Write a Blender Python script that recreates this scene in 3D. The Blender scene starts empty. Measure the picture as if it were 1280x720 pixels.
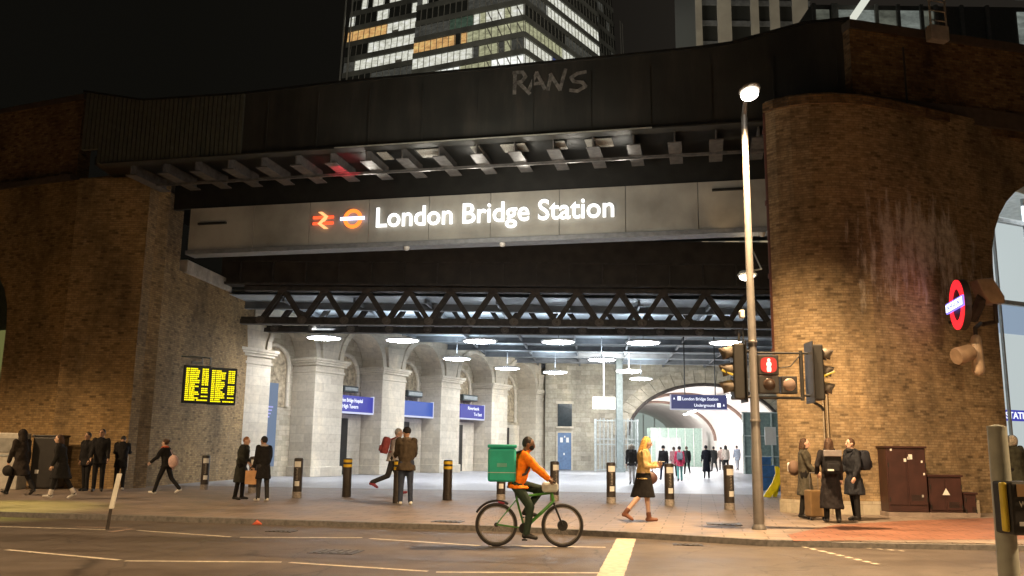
import bpy, math, random
import numpy as np
from mathutils import Vector, Matrix, noise
R = math.radians
random.seed(7)
C = bpy.context.scene.collection
scene = bpy.context.scene

# ------------------------------------------------------------------ camera
PITCH = R(10.4); ROLL = .013; FPX = 1100.0; EYE = 1.45
cam = bpy.data.objects.new('camera', bpy.data.cameras.new('camera')); C.objects.link(cam)
cam.location = (0, 0, EYE); cam.data.sensor_width = 36; cam.data.lens = 36 * FPX / 1280
CM = Matrix.Rotation(math.pi/2 + PITCH, 3, 'X') @ Matrix.Rotation(ROLL, 3, 'Z')
cam.rotation_euler = CM.to_euler(); cam.data.clip_end = 2000; cam.data.clip_start = .05
scene.camera = cam

def ray(px, py): return CM @ Vector(((px-640)/FPX, (360-py)/FPX, -1))
def G(px, py, z=0.0):
    d = ray(px, py); t = (z-EYE)/d.z; return Vector((d.x*t, d.y*t, z))
def AT(px, py, Y):
    d = ray(px, py); t = Y/d.y; return Vector((d.x*t, Y, EYE+d.z*t))

class Pl:                       # a vertical plane of the place; s runs to the right, o towards the street
    def __init__(s, x, y, deg):
        s.p = Vector((x, y, 0)); a = R(deg); s.a = a
        s.u = Vector((math.cos(a), -math.sin(a), 0)); s.n = Vector((-math.sin(a), -math.cos(a), 0))
    def hit(s, px, py):
        d = ray(px, py); t = s.p.dot(s.n)/(d.x*s.n.x+d.y*s.n.y)
        q = Vector((d.x*t, d.y*t, EYE+d.z*t)); return ((q-s.p).dot(s.u), q.z)
    def W(s, a, z, o=0): q = s.p+s.u*a+s.n*o; return Vector((q.x, q.y, z))
    def M(s, a, z, o=0):
        w = s.W(a, z, o)
        return Matrix(((s.u.x, 0, s.n.x, w.x), (s.u.y, 0, s.n.y, w.y), (0, 1, 0, w.z), (0, 0, 0, 1)))

# ------------------------------------------------------------------ materials
def newmat(name):
    m = bpy.data.materials.new(name); m.use_nodes = True
    nt = m.node_tree; b = nt.nodes['Principled BSDF']; return m, nt, b
def N(nt, t, **k):
    n = nt.nodes.new(t)
    for a, v in k.items():
        if a in n.inputs: n.inputs[a].default_value = v
        else: setattr(n, a, v)
    return n
def rgba(c): return (c[0], c[1], c[2], 1)
def ramp(nt, fac, stops):
    r = nt.nodes.new('ShaderNodeValToRGB'); e = r.color_ramp.elements
    e[0].position, e[0].color = stops[0][0], rgba(stops[0][1]); e[1].position, e[1].color = stops[-1][0], rgba(stops[-1][1])
    for p, c in stops[1:-1]:
        x = e.new(p); x.color = rgba(c)
    nt.links.new(fac, r.inputs[0]); return r.outputs[0]
def mixc(nt, f, a, b, mode='MIX'):
    m = nt.nodes.new('ShaderNodeMix'); m.data_type = 'RGBA'; m.blend_type = mode
    for i, v in ((0, f), (6, a), (7, b)):
        if hasattr(v, 'is_output') or isinstance(v, bpy.types.NodeSocket): nt.links.new(v, m.inputs[i])
        else: m.inputs[i].default_value = v if i == 0 else rgba(v)
    return m.outputs[2]
def math_(nt, op, a, b=0.0, clamp=False):
    m = nt.nodes.new('ShaderNodeMath'); m.operation = op; m.use_clamp = clamp
    for i, v in ((0, a), (1, b)):
        if isinstance(v, bpy.types.NodeSocket): nt.links.new(v, m.inputs[i])
        else: m.inputs[i].default_value = v
    return m.outputs[0]
def bump(nt, b, h, s, d=.02):
    n = N(nt, 'ShaderNodeBump'); n.inputs['Strength'].default_value = s; n.inputs['Distance'].default_value = d
    nt.links.new(h, n.inputs['Height']); nt.links.new(n.outputs[0], b.inputs['Normal'])
MATS = {}
def pm(name, col, rough=.6, metal=0.0, var=.18, scale=6.0, bmp=.15, spec=None, trans=0):
    if name in MATS: return MATS[name]
    m, nt, b = newmat(name)
    tc = N(nt, 'ShaderNodeTexCoord'); nz = N(nt, 'ShaderNodeTexNoise'); nz.inputs['Scale'].default_value = scale; nz.inputs['Detail'].default_value = 6
    nt.links.new(tc.outputs['Object'], nz.inputs['Vector'])
    lo = tuple(max(0, c*(1-var)) for c in col); hi = tuple(min(1, c*(1+var)) for c in col)
    nt.links.new(ramp(nt, nz.outputs[0], [(.3, lo), (.7, hi)]), b.inputs['Base Color'])
    b.inputs['Roughness'].default_value = rough; b.inputs['Metallic'].default_value = metal
    if spec is not None: b.inputs['Specular IOR Level'].default_value = spec
    if bmp: bump(nt, b, nz.outputs[0], bmp)
    MATS[name] = m; return m
def emv(name, col, st=1.0, sc=(1.2, 1.2, 3.0), lo=.35, hi=1.5):
    if name in MATS: return MATS[name]
    m, nt, b = newmat(name); b.inputs['Base Color'].default_value = (.02, .02, .02, 1); b.inputs['Roughness'].default_value = .3
    tc = N(nt, 'ShaderNodeTexCoord'); mp = N(nt, 'ShaderNodeMapping'); mp.inputs['Scale'].default_value = sc; nt.links.new(tc.outputs['Object'], mp.inputs[0])
    nz = N(nt, 'ShaderNodeTexNoise'); nz.inputs['Scale'].default_value = .55; nz.inputs['Detail'].default_value = 8; nz.inputs['Roughness'].default_value = .75; nt.links.new(mp.outputs[0], nz.inputs[0])
    nt.links.new(ramp(nt, nz.outputs[0], [(.32, tuple(c*lo for c in col)), (.5, tuple(c*.85 for c in col)), (.68, tuple(min(1, c*hi) for c in col))]), b.inputs['Emission Color']); b.inputs['Emission Strength'].default_value = st
    MATS[name] = m; return m
def em(name, col, st=1.0):
    if name in MATS: return MATS[name]
    m, nt, b = newmat(name); b.inputs['Base Color'].default_value = (.02, .02, .02, 1)
    b.inputs['Emission Color'].default_value = rgba(col); b.inputs['Emission Strength'].default_value = st
    MATS[name] = m; return m
def uvnode(nt):
    u = N(nt, 'ShaderNodeUVMap'); return u.outputs[0]
def brickmat(name, cols, mortar, bw=.225, bh=.075, ms=.009, soot=.55, eff=None, rough=.9, bmp=.5, pale=0.0):
    m, nt, b = newmat(name); uv = uvnode(nt)
    nz0 = N(nt, 'ShaderNodeTexNoise'); nz0.inputs['Scale'].default_value = 3; nt.links.new(uv, nz0.inputs['Vector'])
    va = nt.nodes.new('ShaderNodeVectorMath'); va.operation = 'MULTIPLY_ADD'; va.inputs[1].default_value = (.012, .012, 0)
    nt.links.new(nz0.outputs['Color'], va.inputs[0]); nt.links.new(uv, va.inputs[2])
    br = N(nt, 'ShaderNodeTexBrick'); br.offset = .5
    for k, v in (('Scale', 1.0), ('Mortar Size', ms), ('Brick Width', bw), ('Row Height', bh), ('Mortar Smooth', .3), ('Bias', 0.0)): br.inputs[k].default_value = v
    br.inputs['Color1'].default_value = (0, 0, 0, 1); br.inputs['Color2'].default_value = (1, 1, 1, 1); br.inputs['Mortar'].default_value = (.5, .5, .5, 1)
    nt.links.new(va.outputs[0], br.inputs['Vector'])
    base = ramp(nt, br.outputs['Color'], [(0, tuple(c*.6 for c in cols[0])), (.05, tuple(c*.75 for c in cols[0])), (.1, cols[0]), (.5, cols[1]), (1, cols[2])]) if soot > .45 else ramp(nt, br.outputs['Color'], [(0, cols[0]), (.5, cols[1]), (1, cols[2])])
    base = mixc(nt, br.outputs['Fac'], base, mortar)
    mp = N(nt, 'ShaderNodeMapping'); mp.inputs['Scale'].default_value = (1, .45, 1); nt.links.new(uv, mp.inputs[0])
    n1 = N(nt, 'ShaderNodeTexNoise'); n1.inputs['Scale'].default_value = .55; n1.inputs['Detail'].default_value = 9; n1.inputs['Roughness'].default_value = .62
    nt.links.new(mp.outputs[0], n1.inputs['Vector'])
    s1 = ramp(nt, n1.outputs[0], [(.33, (1-soot,)*3), (.5, (.85, .85, .85)), (.66, (1.12, 1.1, 1.05))])
    base = mixc(nt, 1.0, base, s1, 'MULTIPLY')
    n2 = N(nt, 'ShaderNodeTexNoise'); n2.inputs['Scale'].default_value = 4.5; n2.inputs['Detail'].default_value = 8; n2.inputs['Roughness'].default_value = .7
    nt.links.new(uv, n2.inputs['Vector'])
    base = mixc(nt, 1.0, base, ramp(nt, n2.outputs[0], [(.32, (1-soot*.75,)*3), (.55, (1, 1, 1)), (.75, (1+soot*.35,)*3)]), 'MULTIPLY')
    if pale:
        n4 = N(nt, 'ShaderNodeTexNoise'); n4.inputs['Scale'].default_value = 1.7; n4.inputs['Detail'].default_value = 10; n4.inputs['Roughness'].default_value = .7
        nt.links.new(mp.outputs[0], n4.inputs['Vector'])
        k = math_(nt, 'MULTIPLY', ramp(nt, n4.outputs[0], [(.6, (0, 0, 0)), (.68, (1, 1, 1))]), pale)
        base = mixc(nt, k, base, (.5, .44, .34))
    if eff:     # lime run-off leached out of the brickwork: (u0,u1,z0,z1)
        sp = N(nt, 'ShaderNodeSeparateXYZ'); nt.links.new(uv, sp.inputs[0])
        def band(sock, a, b_, f):
            return math_(nt, 'MULTIPLY', math_(nt, 'MULTIPLY', math_(nt, 'SUBTRACT', sock, a), 1/f, True), math_(nt, 'MULTIPLY', math_(nt, 'SUBTRACT', b_, sock), 1/f, True))
        reg = math_(nt, 'MULTIPLY', band(sp.outputs[0], eff[0], eff[1], 2.2), band(sp.outputs[1], eff[2], eff[3], 1.7))
        mp2 = N(nt, 'ShaderNodeMapping'); mp2.inputs['Scale'].default_value = (3.6, .62, 1); nt.links.new(uv, mp2.inputs[0])
        n3 = N(nt, 'ShaderNodeTexNoise'); n3.inputs['Scale'].default_value = 1.0; n3.inputs['Detail'].default_value = 11; n3.inputs['Roughness'].default_value = .68
        nt.links.new(mp2.outputs[0], n3.inputs['Vector'])
        thr = math_(nt, 'SUBTRACT', math_(nt, 'ADD', n3.outputs[0], math_(nt, 'MULTIPLY', reg, .25)), .635)
        k = math_(nt, 'MULTIPLY', math_(nt, 'MULTIPLY', thr, 7.0, True), .8)
        k = math_(nt, 'MULTIPLY', k, math_(nt, 'MULTIPLY', reg, 4.0, True))
        k = math_(nt, 'MULTIPLY', k, ramp(nt, n2.outputs[0], [(.35, (.35,)*3), (.6, (1, 1, 1))]))
        base = mixc(nt, k, base, (.8, .77, .68))
    nt.links.new(base, b.inputs['Base Color']); b.inputs['Roughness'].default_value = rough
    h = math_(nt, 'SUBTRACT', math_(nt, 'MULTIPLY', n2.outputs[0], .5), br.outputs['Fac'])
    bump(nt, b, h, bmp, .015)
    MATS[name] = m; return m

STOCK = ((.31, .20, .085), (.38, .25, .11), (.44, .3, .14))
M_brick = brickmat('sooty stock brick', STOCK, (.24, .165, .085), soot=.55, pale=.12, bmp=.3)
M_brickR = brickmat('stock brick with lime run-off', ((.34, .24, .13), (.42, .305, .17), (.48, .36, .215)), (.31, .225, .13), bw=.21, bh=.066, soot=.62, eff=(1.2, 7.4, 4.7, 9.0), bmp=.5)
M_brickU = brickmat('parapet brick', ((.16, .09, .04), (.24, .145, .065), (.3, .19, .085)), (.15, .12, .08), soot=.7)
M_stone = brickmat('arcade limestone', ((.62, .55, .44), (.69, .62, .5), (.75, .68, .56)), (.5, .44, .35), bw=1.1, bh=.42, ms=.008, soot=.24, bmp=.06)
M_stoneD = brickmat('rubble stone', ((.46, .41, .31), (.55, .49, .38), (.64, .57, .45)), (.42, .37, .29), bw=.5, bh=.25, ms=.01, soot=.3, bmp=.25)
M_black = pm('black steel paint', (.016, .016, .014), .45, 0, .3, 3)
M_girder = pm('dark green steel paint', (.036, .038, .033), .5, 0, .3, 1.2)
def streak(name, base, grime, rough=.55, sc=(1.5, .18, 1), lo=.48, hi=.66):
    m, nt, b = newmat(name); uv = uvnode(nt); mp = N(nt, 'ShaderNodeMapping'); mp.inputs['Scale'].default_value = sc; nt.links.new(uv, mp.inputs[0])
    n1 = N(nt, 'ShaderNodeTexNoise'); n1.inputs['Scale'].default_value = 1.6; n1.inputs['Detail'].default_value = 10; n1.inputs['Roughness'].default_value = .7; nt.links.new(mp.outputs[0], n1.inputs[0])
    n2 = N(nt, 'ShaderNodeTexNoise'); n2.inputs['Scale'].default_value = .5; n2.inputs['Detail'].default_value = 8; nt.links.new(uv, n2.inputs[0])
    c = ramp(nt, n1.outputs[0], [(lo, base), (hi, grime)]); c = mixc(nt, 1.0, c, ramp(nt, n2.outputs[0], [(.35, (.7,)*3), (.65, (1.2,)*3)]), 'MULTIPLY')
    nt.links.new(c, b.inputs['Base Color']); b.inputs['Roughness'].default_value = rough; bump(nt, b, n1.outputs[0], .12); MATS[name] = m; return m
M_girder = streak('weathered green steel paint', (.031, .032, .028), (.048, .045, .038))
M_rust = pm('rusty dark iron', (.055, .042, .034), .7, 0, .5, 4)
M_truss = pm('brown iron paint', (.045, .038, .032), .65, 0, .45, 5)
M_panel = streak('grey fascia panel', (.35, .34, .30), (.30, .285, .25), .75, (1.2, .5, 1), .5, .78)
M_lip = pm('blue grey steel trim', (.2, .21, .22), .5)
M_post = pm('galvanised lamp post', (.17, .16, .15), .45, .3, .12, 8)
M_boll = pm('bollard dark paint', (.035, .028, .024), .5, 0, .3, 9)
M_bollb = pm('bollard bare collar', (.3, .27, .24), .6, 0, .3, 20)
M_white = pm('white paint', (.75, .75, .72), .5, 0, .05)
M_yellow = pm('yellow reflective band', (.75, .5, .03), .5, 0, .1)
M_soffit = pm('canopy soffit', (.42, .47, .5), .5, 0, .2, .6)
M_beamg = pm('canopy beam grey', (.14, .15, .16), .55, 0, .25, 2)
M_lampw = em('luminous white lamp', (.95, .965, 1.0), 60)
M_letter = em('lit white letter', (1, .99, .95), 1.7)

# ------------------------------------------------------------------ mesh builder
class MB:
    def __init__(s): s.v = []; s.f = []; s.m = []; s.uv = []
    def add(s, vs, fs, m=0, uvs=None):
        o = len(s.v); s.v += [Vector(p) for p in vs]
        for i, f in enumerate(fs):
            s.f.append([o+j for j in f]); s.m.append(m); s.uv.append(uvs[i] if uvs else None)
    def obox(s, o, a, b, c, m=0):
        o, a, b, c = map(Vector, (o, a, b, c))
        vs = [o, o+a, o+a+b, o+b, o+c, o+a+c, o+a+b+c, o+b+c]
        fs = [(0, 3, 2, 1), (4, 5, 6, 7), (0, 1, 5, 4), (1, 2, 6, 5), (2, 3, 7, 6), (3, 0, 4, 7)]
        if a.cross(b).dot(c) < 0: fs = [tuple(reversed(f)) for f in fs]
        s.add(vs, fs, m)
    def box(s, c, d, rz=0, m=0):
        M = Matrix.Rotation(rz, 3, 'Z'); a, b, e = M @ Vector((d[0], 0, 0)), M @ Vector((0, d[1], 0)), Vector((0, 0, d[2]))
        s.obox(Vector(c)-a/2-b/2-e/2, a, b, e, m)
    def pbox(s, pl, s0, s1, z0, z1, o0, o1, m=0):
        s.obox(pl.W(s0, z0, o0), pl.u*(s1-s0), Vector((0, 0, z1-z0)), pl.n*(o1-o0), m)
    def prism(s, pts, ext, m=0):
        pts = [Vector(p) for p in pts]; ext = Vector(ext); n = len(pts)
        nm = Vector((0, 0, 0))
        for i in range(n): nm += (pts[i]).cross(pts[(i+1) % n])
        if nm.dot(ext) < 0: pts.reverse()
        vs = pts+[p+ext for p in pts]
        fs = [tuple(reversed(range(n))), tuple(range(n, 2*n))]+[(i, (i+1) % n, n+(i+1) % n, n+i) for i in range(n)]
        s.add(vs, fs, m)
    def tube(s, pts, r, n=8, m=0, cap=True, flat=1.0):
        pts = [Vector(p) for p in pts]; k = len(pts)
        if not hasattr(r, '__len__'): r = [r]*k
        vs = []; ref = None
        for i, p in enumerate(pts):
            d = (pts[min(i+1, k-1)]-pts[max(i-1, 0)]).normalized()
            if ref is None: ref = d.orthogonal().normalized()
            ref = (ref-d*ref.dot(d)).normalized(); b = d.cross(ref)
            for j in range(n):
                t = 2*math.pi*j/n; vs.append(p+(ref*math.cos(t)+b*math.sin(t)*flat)*r[i])
        fs = [(i*n+j, i*n+(j+1) % n, (i+1)*n+(j+1) % n, (i+1)*n+j) for i in range(k-1) for j in range(n)]
        if cap: fs += [tuple(reversed(range(n))), tuple(range((k-1)*n, k*n))]
        s.add(vs, fs, m)
    def loft(s, rings, m=0, cap=True):
        n = len(rings[0]); k = len(rings); vs = [p for r_ in rings for p in r_]
        fs = [(i*n+j, i*n+(j+1) % n, (i+1)*n+(j+1) % n, (i+1)*n+j) for i in range(k-1) for j in range(n)]
        if cap: fs += [tuple(reversed(range(n))), tuple(range((k-1)*n, k*n))]
        s.add(vs, fs, m)
    def lathe(s, c, prof, n=20, m=0, M=None):
        c = Vector(c); rings = []
        for r, z in prof:
            ring = []
            for j in range(n):
                t = 2*math.pi*j/n; p = Vector((r*math.cos(t), r*math.sin(t), z))
                ring.append(c+(M @ p if M else p))
            rings.append(ring)
        s.loft(rings, m)
    def ell(s, c, r, M=None, n=14, k=9, m=0):
        c = Vector(c); prof = []
        rings = []
        for i in range(k+1):
            a = -math.pi/2+math.pi*i/k; a = max(-1.55, min(1.55, a)); ring = []
            for j in range(n):
                t = 2*math.pi*j/n; p = Vector((r[0]*math.cos(a)*math.cos(t), r[1]*math.cos(a)*math.sin(t), r[2]*math.sin(a)))
                ring.append(c+(M @ p if M else p))
            rings.append(ring)
        s.loft(rings, m)
    def cap(s, p0, p1, r0, r1, n=10, m=0):
        p0, p1 = Vector(p0), Vector(p1); d = p1-p0; L = d.length or 1e-6; d = d/L; pts = []; rr = []
        for a in (-85, -55, -25): pts.append(p0+d*r0*math.sin(R(a))); rr.append(r0*math.cos(R(a)))
        pts.append(p0); rr.append(r0); pts.append(p0+d*L*.5); rr.append((r0+r1)/2); pts.append(p1); rr.append(r1)
        for a in (25, 55, 85): pts.append(p1+d*r1*math.sin(R(a))); rr.append(r1*math.cos(R(a)))
        s.tube(pts, rr, n, m)
    def torus(s, c, Rr, r, M=None, n=28, k=8, m=0, a0=0, a1=2*math.pi):
        c = Vector(c); full = abs(a1-a0-2*math.pi) < 1e-4; vs = []; cnt = n if full else n+1
        for i in range(cnt):
            t = a0+(a1-a0)*i/n
            for j in range(k):
                q = 2*math.pi*j/k; p = Vector(((Rr+r*math.cos(q))*math.cos(t), (Rr+r*math.cos(q))*math.sin(t), r*math.sin(q)))
                vs.append(c+(M @ p if M else p))
        fs = [((i % cnt)*k+j, (i % cnt)*k+(j+1) % k, ((i+1) % cnt)*k+(j+1) % k, ((i+1) % cnt)*k+j) for i in range(n) for j in range(k)]
        s.add(vs, [tuple(reversed(f)) for f in fs], m)
    def build(s, name, mats, parent=None, smooth=None, bevel=0, local=False, origin=None):
        if not isinstance(mats, (list, tuple)): mats = [mats]
        me = bpy.data.meshes.new(name); vs = s.v
        if parent is not None and not local:
            I = ROOTM[parent.name].inverted(); vs = [I @ p for p in vs]
        elif origin is not None: vs = [p-Vector(origin) for p in vs]
        me.from_pydata([tuple(p) for p in vs], [], s.f)
        for m in mats: me.materials.append(m)
        me.polygons.foreach_set('material_index', s.m)
        uvl = me.uv_layers.new(name='UVMap').data
        for pi, p in enumerate(me.polygons):
            cu = s.uv[pi]
            if cu:
                for k, li in enumerate(p.loop_indices): uvl[li].uv = cu[k]
            else:
                nn = (s.v[s.f[pi][1]]-s.v[s.f[pi][0]]).cross(s.v[s.f[pi][2]]-s.v[s.f[pi][1]])
                if abs(nn.z) > .7*nn.length:
                    for li, vi in zip(p.loop_indices, s.f[pi]): uvl[li].uv = (s.v[vi].x, s.v[vi].y)
                else:
                    h = Vector((-nn.y, nn.x, 0)); h = h.normalized() if h.length > 1e-9 else Vector((1, 0, 0))
                    for li, vi in zip(p.loop_indices, s.f[pi]): uvl[li].uv = (s.v[vi].dot(h), s.v[vi].z)
        me.update()
        if smooth is not None:
            me.shade_smooth(); me.set_sharp_from_angle(angle=R(smooth))
        o = bpy.data.objects.new(name, me); C.objects.link(o)
        if parent is not None:
            o.parent = parent; ROOTM[o.name] = ROOTM[parent.name]
        elif origin is not None: o.location = origin
        ROOTM.setdefault(o.name, Matrix.Translation(origin) if origin is not None else Matrix())
        if bevel:
            b = o.modifiers.new('bevel', 'BEVEL'); b.width = bevel; b.segments = 2; b.limit_method = 'ANGLE'; b.angle_limit = R(40)
        return o
ROOTM = {}
def tag(o, label, cat, group=None, kind=None):
    o['label'] = label; o['category'] = cat
    if group: o['group'] = group
    if kind: o['kind'] = kind
    return o
def thing(name, label, cat, loc=(0, 0, 0), rz=0.0, group=None, sc=1.0):
    o = bpy.data.objects.new(name, None); C.objects.link(o); o.empty_display_size = .3
    o.location = loc; o.rotation_euler = (0, 0, rz); o.scale = (sc, sc, sc)
    tag(o, label, cat, group)
    ROOTM[o.name] = Matrix.Translation(Vector(loc)) @ Matrix.Rotation(rz, 4, 'Z') @ Matrix.Scale(sc, 4)
    return o
def dup(root, loc, rz, label, group=None):
    r = root.copy(); C.objects.link(r); r.location = loc; r.rotation_euler = (0, 0, rz); r['label'] = label
    if group: r['group'] = group
    for ch in list(root.children):
        c = ch.copy(); C.objects.link(c); c.parent = r
        for g in list(ch.children):
            d = g.copy(); C.objects.link(d); d.parent = c
    return r
def struct(o): o['kind'] = 'structure'; return o
def textmesh(txt, M, width, height, mat, name, parent, depth=.01, bold=.0, align='LEFT'):
    cu = bpy.data.curves.new('t', 'FONT'); cu.body = txt; cu.size = 1; cu.extrude = 0; cu.offset = bold; cu.align_x = 'LEFT'; cu.resolution_u = 4
    o = bpy.data.objects.new('t', cu); C.objects.link(o)
    dg = bpy.context.evaluated_depsgraph_get(); me = bpy.data.meshes.new_from_object(o.evaluated_get(dg))
    bpy.data.objects.remove(o)
    xs = [v.co.x for v in me.vertices]; ys = [v.co.y for v in me.vertices]; x0, x1 = min(xs), max(xs); y1 = max(ys)
    sx = width/(x1-x0) if width else height/.72; sy = height/.72 if height else sx
    mb = MB(); P = []
    for p in me.polygons:
        pts = [M @ Vector(((me.vertices[i].co.x-x0)*sx, me.vertices[i].co.y*sy, depth)) for i in p.vertices]
        mb.add(pts, [tuple(range(len(pts)))])
    # side walls, so the letters have thickness
    ed = {}
    for p in me.polygons:
        vv = list(p.vertices)
        for a, b in zip(vv, vv[1:]+vv[:1]): ed[(a, b)] = ed.get((a, b), 0)+1
    def q(i, z): c = me.vertices[i].co; return M @ Vector(((c.x-x0)*sx, c.y*sy, z))
    for (a, b) in ed:
        if (b, a) not in ed: mb.add([q(a, depth), q(a, .001), q(b, .001), q(b, depth)], [(0, 1, 2, 3)])
    bpy.data.meshes.remove(me)
    return mb.build(name, mat, parent)

# ------------------------------------------------------------------ world, moonless night with city glow
w = bpy.data.worlds.new('World'); scene.world = w; w.use_nodes = True; nt = w.node_tree; bg = nt.nodes['Background']
sky = N(nt, 'ShaderNodeTexSky'); sky.sky_type = 'NISHITA'; sky.sun_disc = False; sky.sun_elevation = R(-2); sky.sun_rotation = R(200)
tcw = N(nt, 'ShaderNodeTexCoord'); spw = N(nt, 'ShaderNodeSeparateXYZ'); nt.links.new(tcw.outputs['Generated'], spw.inputs[0])
glow = ramp(nt, math_(nt, 'ADD', math_(nt, 'MULTIPLY', spw.outputs[0], 1.0), .5), [(.15, (.24, .22, .165)), (.5, (.36, .32, .25)), (.75, (1.0, .84, .66))])
mx = mixc(nt, .93, sky.outputs[0], glow); nt.links.new(mx, bg.inputs[0]); bg.inputs[1].default_value = .018
sl = bpy.data.lights.new('fill_sun', 'SUN'); sl.energy = .009; sl.angle = R(10); sl.color = (1, .85, .65)  # weak warm sun lamp added as fill, no moon stands in this sky
so = bpy.data.objects.new('fill_sun_light', sl); C.objects.link(so); so.rotation_euler = (R(48), 0, R(-20))
def lamp(kind, name, loc, energy, col, size=.2, aim=None, spot=None, blend=.4, parent=None):
    l = bpy.data.lights.new(name, kind); l.energy = energy; l.color = col
    if kind == 'AREA': l.size = size
    else: l.shadow_soft_size = size
    if spot: l.spot_size = R(spot); l.spot_blend = blend
    o = bpy.data.objects.new(name, l); C.objects.link(o); o.location = loc
    if aim is not None:
        o.rotation_euler = (Vector(aim)-Vector(loc)).to_track_quat('-Z', 'Y').to_euler()
    return o

# ------------------------------------------------------------------ ground
kerb = [(-60, 27.4), (-10.86, 19.35), (.06, 17.35), (2.6, 16.3), (4.35, 15.35), (8.65, 15.15), (60, 14.2)]
def asphaltmat():
    m, nt, b = newmat('worn asphalt'); tc = N(nt, 'ShaderNodeTexCoord')
    n1 = N(nt, 'ShaderNodeTexNoise'); n1.inputs['Scale'].default_value = 90; n1.inputs['Detail'].default_value = 4
    n2 = N(nt, 'ShaderNodeTexNoise'); n2.inputs['Scale'].default_value = .35; n2.inputs['Detail'].default_value = 8; n2.inputs['Roughness'].default_value = .65
    mp = N(nt, 'ShaderNodeMapping'); mp.inputs['Scale'].default_value = (.35, 1.6, 1); mp.inputs['Rotation'].default_value = (0, 0, R(12))
    nt.links.new(tc.outputs['Object'], n1.inputs[0]); nt.links.new(tc.outputs['Object'], mp.inputs[0]); nt.links.new(mp.outputs[0], n2.inputs[0])
    c = mixc(nt, 1.0, ramp(nt, n1.outputs[0], [(.3, (.09, .072, .058)), (.7, (.165, .135, .11))]), ramp(nt, n2.outputs[0], [(.35, (.62, .6, .6)), (.6, (1, 1, 1)), (.75, (1.25, 1.2, 1.2))]), 'MULTIPLY')
    nt.links.new(c, b.inputs['Base Color']); nt.links.new(ramp(nt, n2.outputs[0], [(.3, (.42,)*3), (.7, (.68,)*3)]), b.inputs['Roughness'])
    vo = N(nt, 'ShaderNodeTexVoronoi'); vo.feature = 'DISTANCE_TO_EDGE'; vo.inputs['Scale'].default_value = .55; wv = nt.nodes.new('ShaderNodeVectorMath'); wv.operation = 'MULTIPLY_ADD'; wv.inputs[1].default_value = (.5, .5, 0)
    n5 = N(nt, 'ShaderNodeTexNoise'); n5.inputs['Scale'].default_value = 2.2; n5.inputs['Detail'].default_value = 6; nt.links.new(tc.outputs['Object'], n5.inputs[0]); nt.links.new(n5.outputs['Color'], wv.inputs[0]); nt.links.new(tc.outputs['Object'], wv.inputs[2]); nt.links.new(wv.outputs[0], vo.inputs['Vector'])
    crk = ramp(nt, vo.outputs['Distance'], [(0, (.45,)*3), (.012, (1,)*3)])
    sp2 = ramp(nt, n5.outputs[0], [(.4, (1,)*3), (.62, (.78, .77, .76))])
    c = mixc(nt, 1.0, mixc(nt, 1.0, c, crk, 'MULTIPLY'), sp2, 'MULTIPLY'); nt.links.new(c, b.inputs['Base Color'])
    bump(nt, b, n1.outputs[0], .6, .008); return m
def pavemat(name, c1, c2, mortar, bw, bh, rough=.6, stains=.5):
    m, nt, b = newmat(name); tc = N(nt, 'ShaderNodeTexCoord')
    mp = N(nt, 'ShaderNodeMapping'); mp.inputs['Rotation'].default_value = (0, 0, R(12)); nt.links.new(tc.outputs['Object'], mp.inputs[0])
    br = N(nt, 'ShaderNodeTexBrick')
    for k, v in (('Scale', 1.0), ('Mortar Size', .014), ('Brick Width', bw), ('Row Height', bh)): br.inputs[k].default_value = v
    br.inputs['Color1'].default_value = rgba(c1); br.inputs['Color2'].default_value = rgba(c2); br.inputs['Mortar'].default_value = rgba(mortar)
    nt.links.new(mp.outputs[0], br.inputs['Vector'])
    n2 = N(nt, 'ShaderNodeTexNoise'); n2.inputs['Scale'].default_value = .8; n2.inputs['Detail'].default_value = 10; n2.inputs['Roughness'].default_value = .7
    nt.links.new(tc.outputs['Object'], n2.inputs[0])
    c = mixc(nt, 1.0, br.outputs[0], ramp(nt, n2.outputs[0], [(.33, (1-stains,)*3), (.55, (1, 1, 1)), (.72, (1.12, 1.1, 1.08))]), 'MULTIPLY')
    nt.links.new(c, b.inputs['Base Color']); nt.links.new(ramp(nt, n2.outputs[0], [(.3, (rough-.15,)*3), (.7, (rough+.1,)*3)]), b.inputs['Roughness'])
    vo = N(nt, 'ShaderNodeTexVoronoi'); vo.inputs['Scale'].default_value = 2.6; nt.links.new(tc.outputs['Object'], vo.inputs['Vector'])
    c = mixc(nt, 1.0, c, ramp(nt, vo.outputs['Distance'], [(.035, (.62,)*3), (.06, (1,)*3)]), 'MULTIPLY'); nt.links.new(c, b.inputs['Base Color'])
    bump(nt, b, math_(nt, 'SUBTRACT', math_(nt, 'MULTIPLY', n2.outputs[0], .4), br.outputs['Fac']), .25, .008); return m
M_asph = asphaltmat(); M_pave = pavemat('york stone paving', (.26, .205, .165), (.3, .24, .195), (.13, .105, .085), .75, .45)
M_conc = pavemat('canopy-lit pale paving', (.36, .365, .385), (.4, .405, .425), (.29, .29, .3), .75, .45, .42, .15)  # paler, bluer copy of the paving with the canopy light in its colour
M_kerb = pm('granite kerb', (.16, .15, .14), .7, 0, .3, 12)
M_line = pm('worn road paint', (.62, .55, .44), .6, 0, .3, 14, .3)
M_tact = pavemat('red tactile paving', (.27, .12, .075), (.31, .14, .09), (.16, .08, .055), .4, .4, .6, .35)
M_earth = pm('far ground', (.05, .05, .045), .9)
g = MB(); g.add([(-900, -300, -.14), (900, -300, -.14), (900, 1500, -.14), (-900, 1500, -.14)], [(0, 1, 2, 3)]); struct(g.build('ground', M_earth))
g = MB(); g.add([(-60, 5.2, -.1), (60, 5.2, -.1)]+[(x, y, -.1) for x, y in reversed(kerb)], [tuple(range(2+len(kerb)))]); struct(g.build('road', M_asph))
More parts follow.
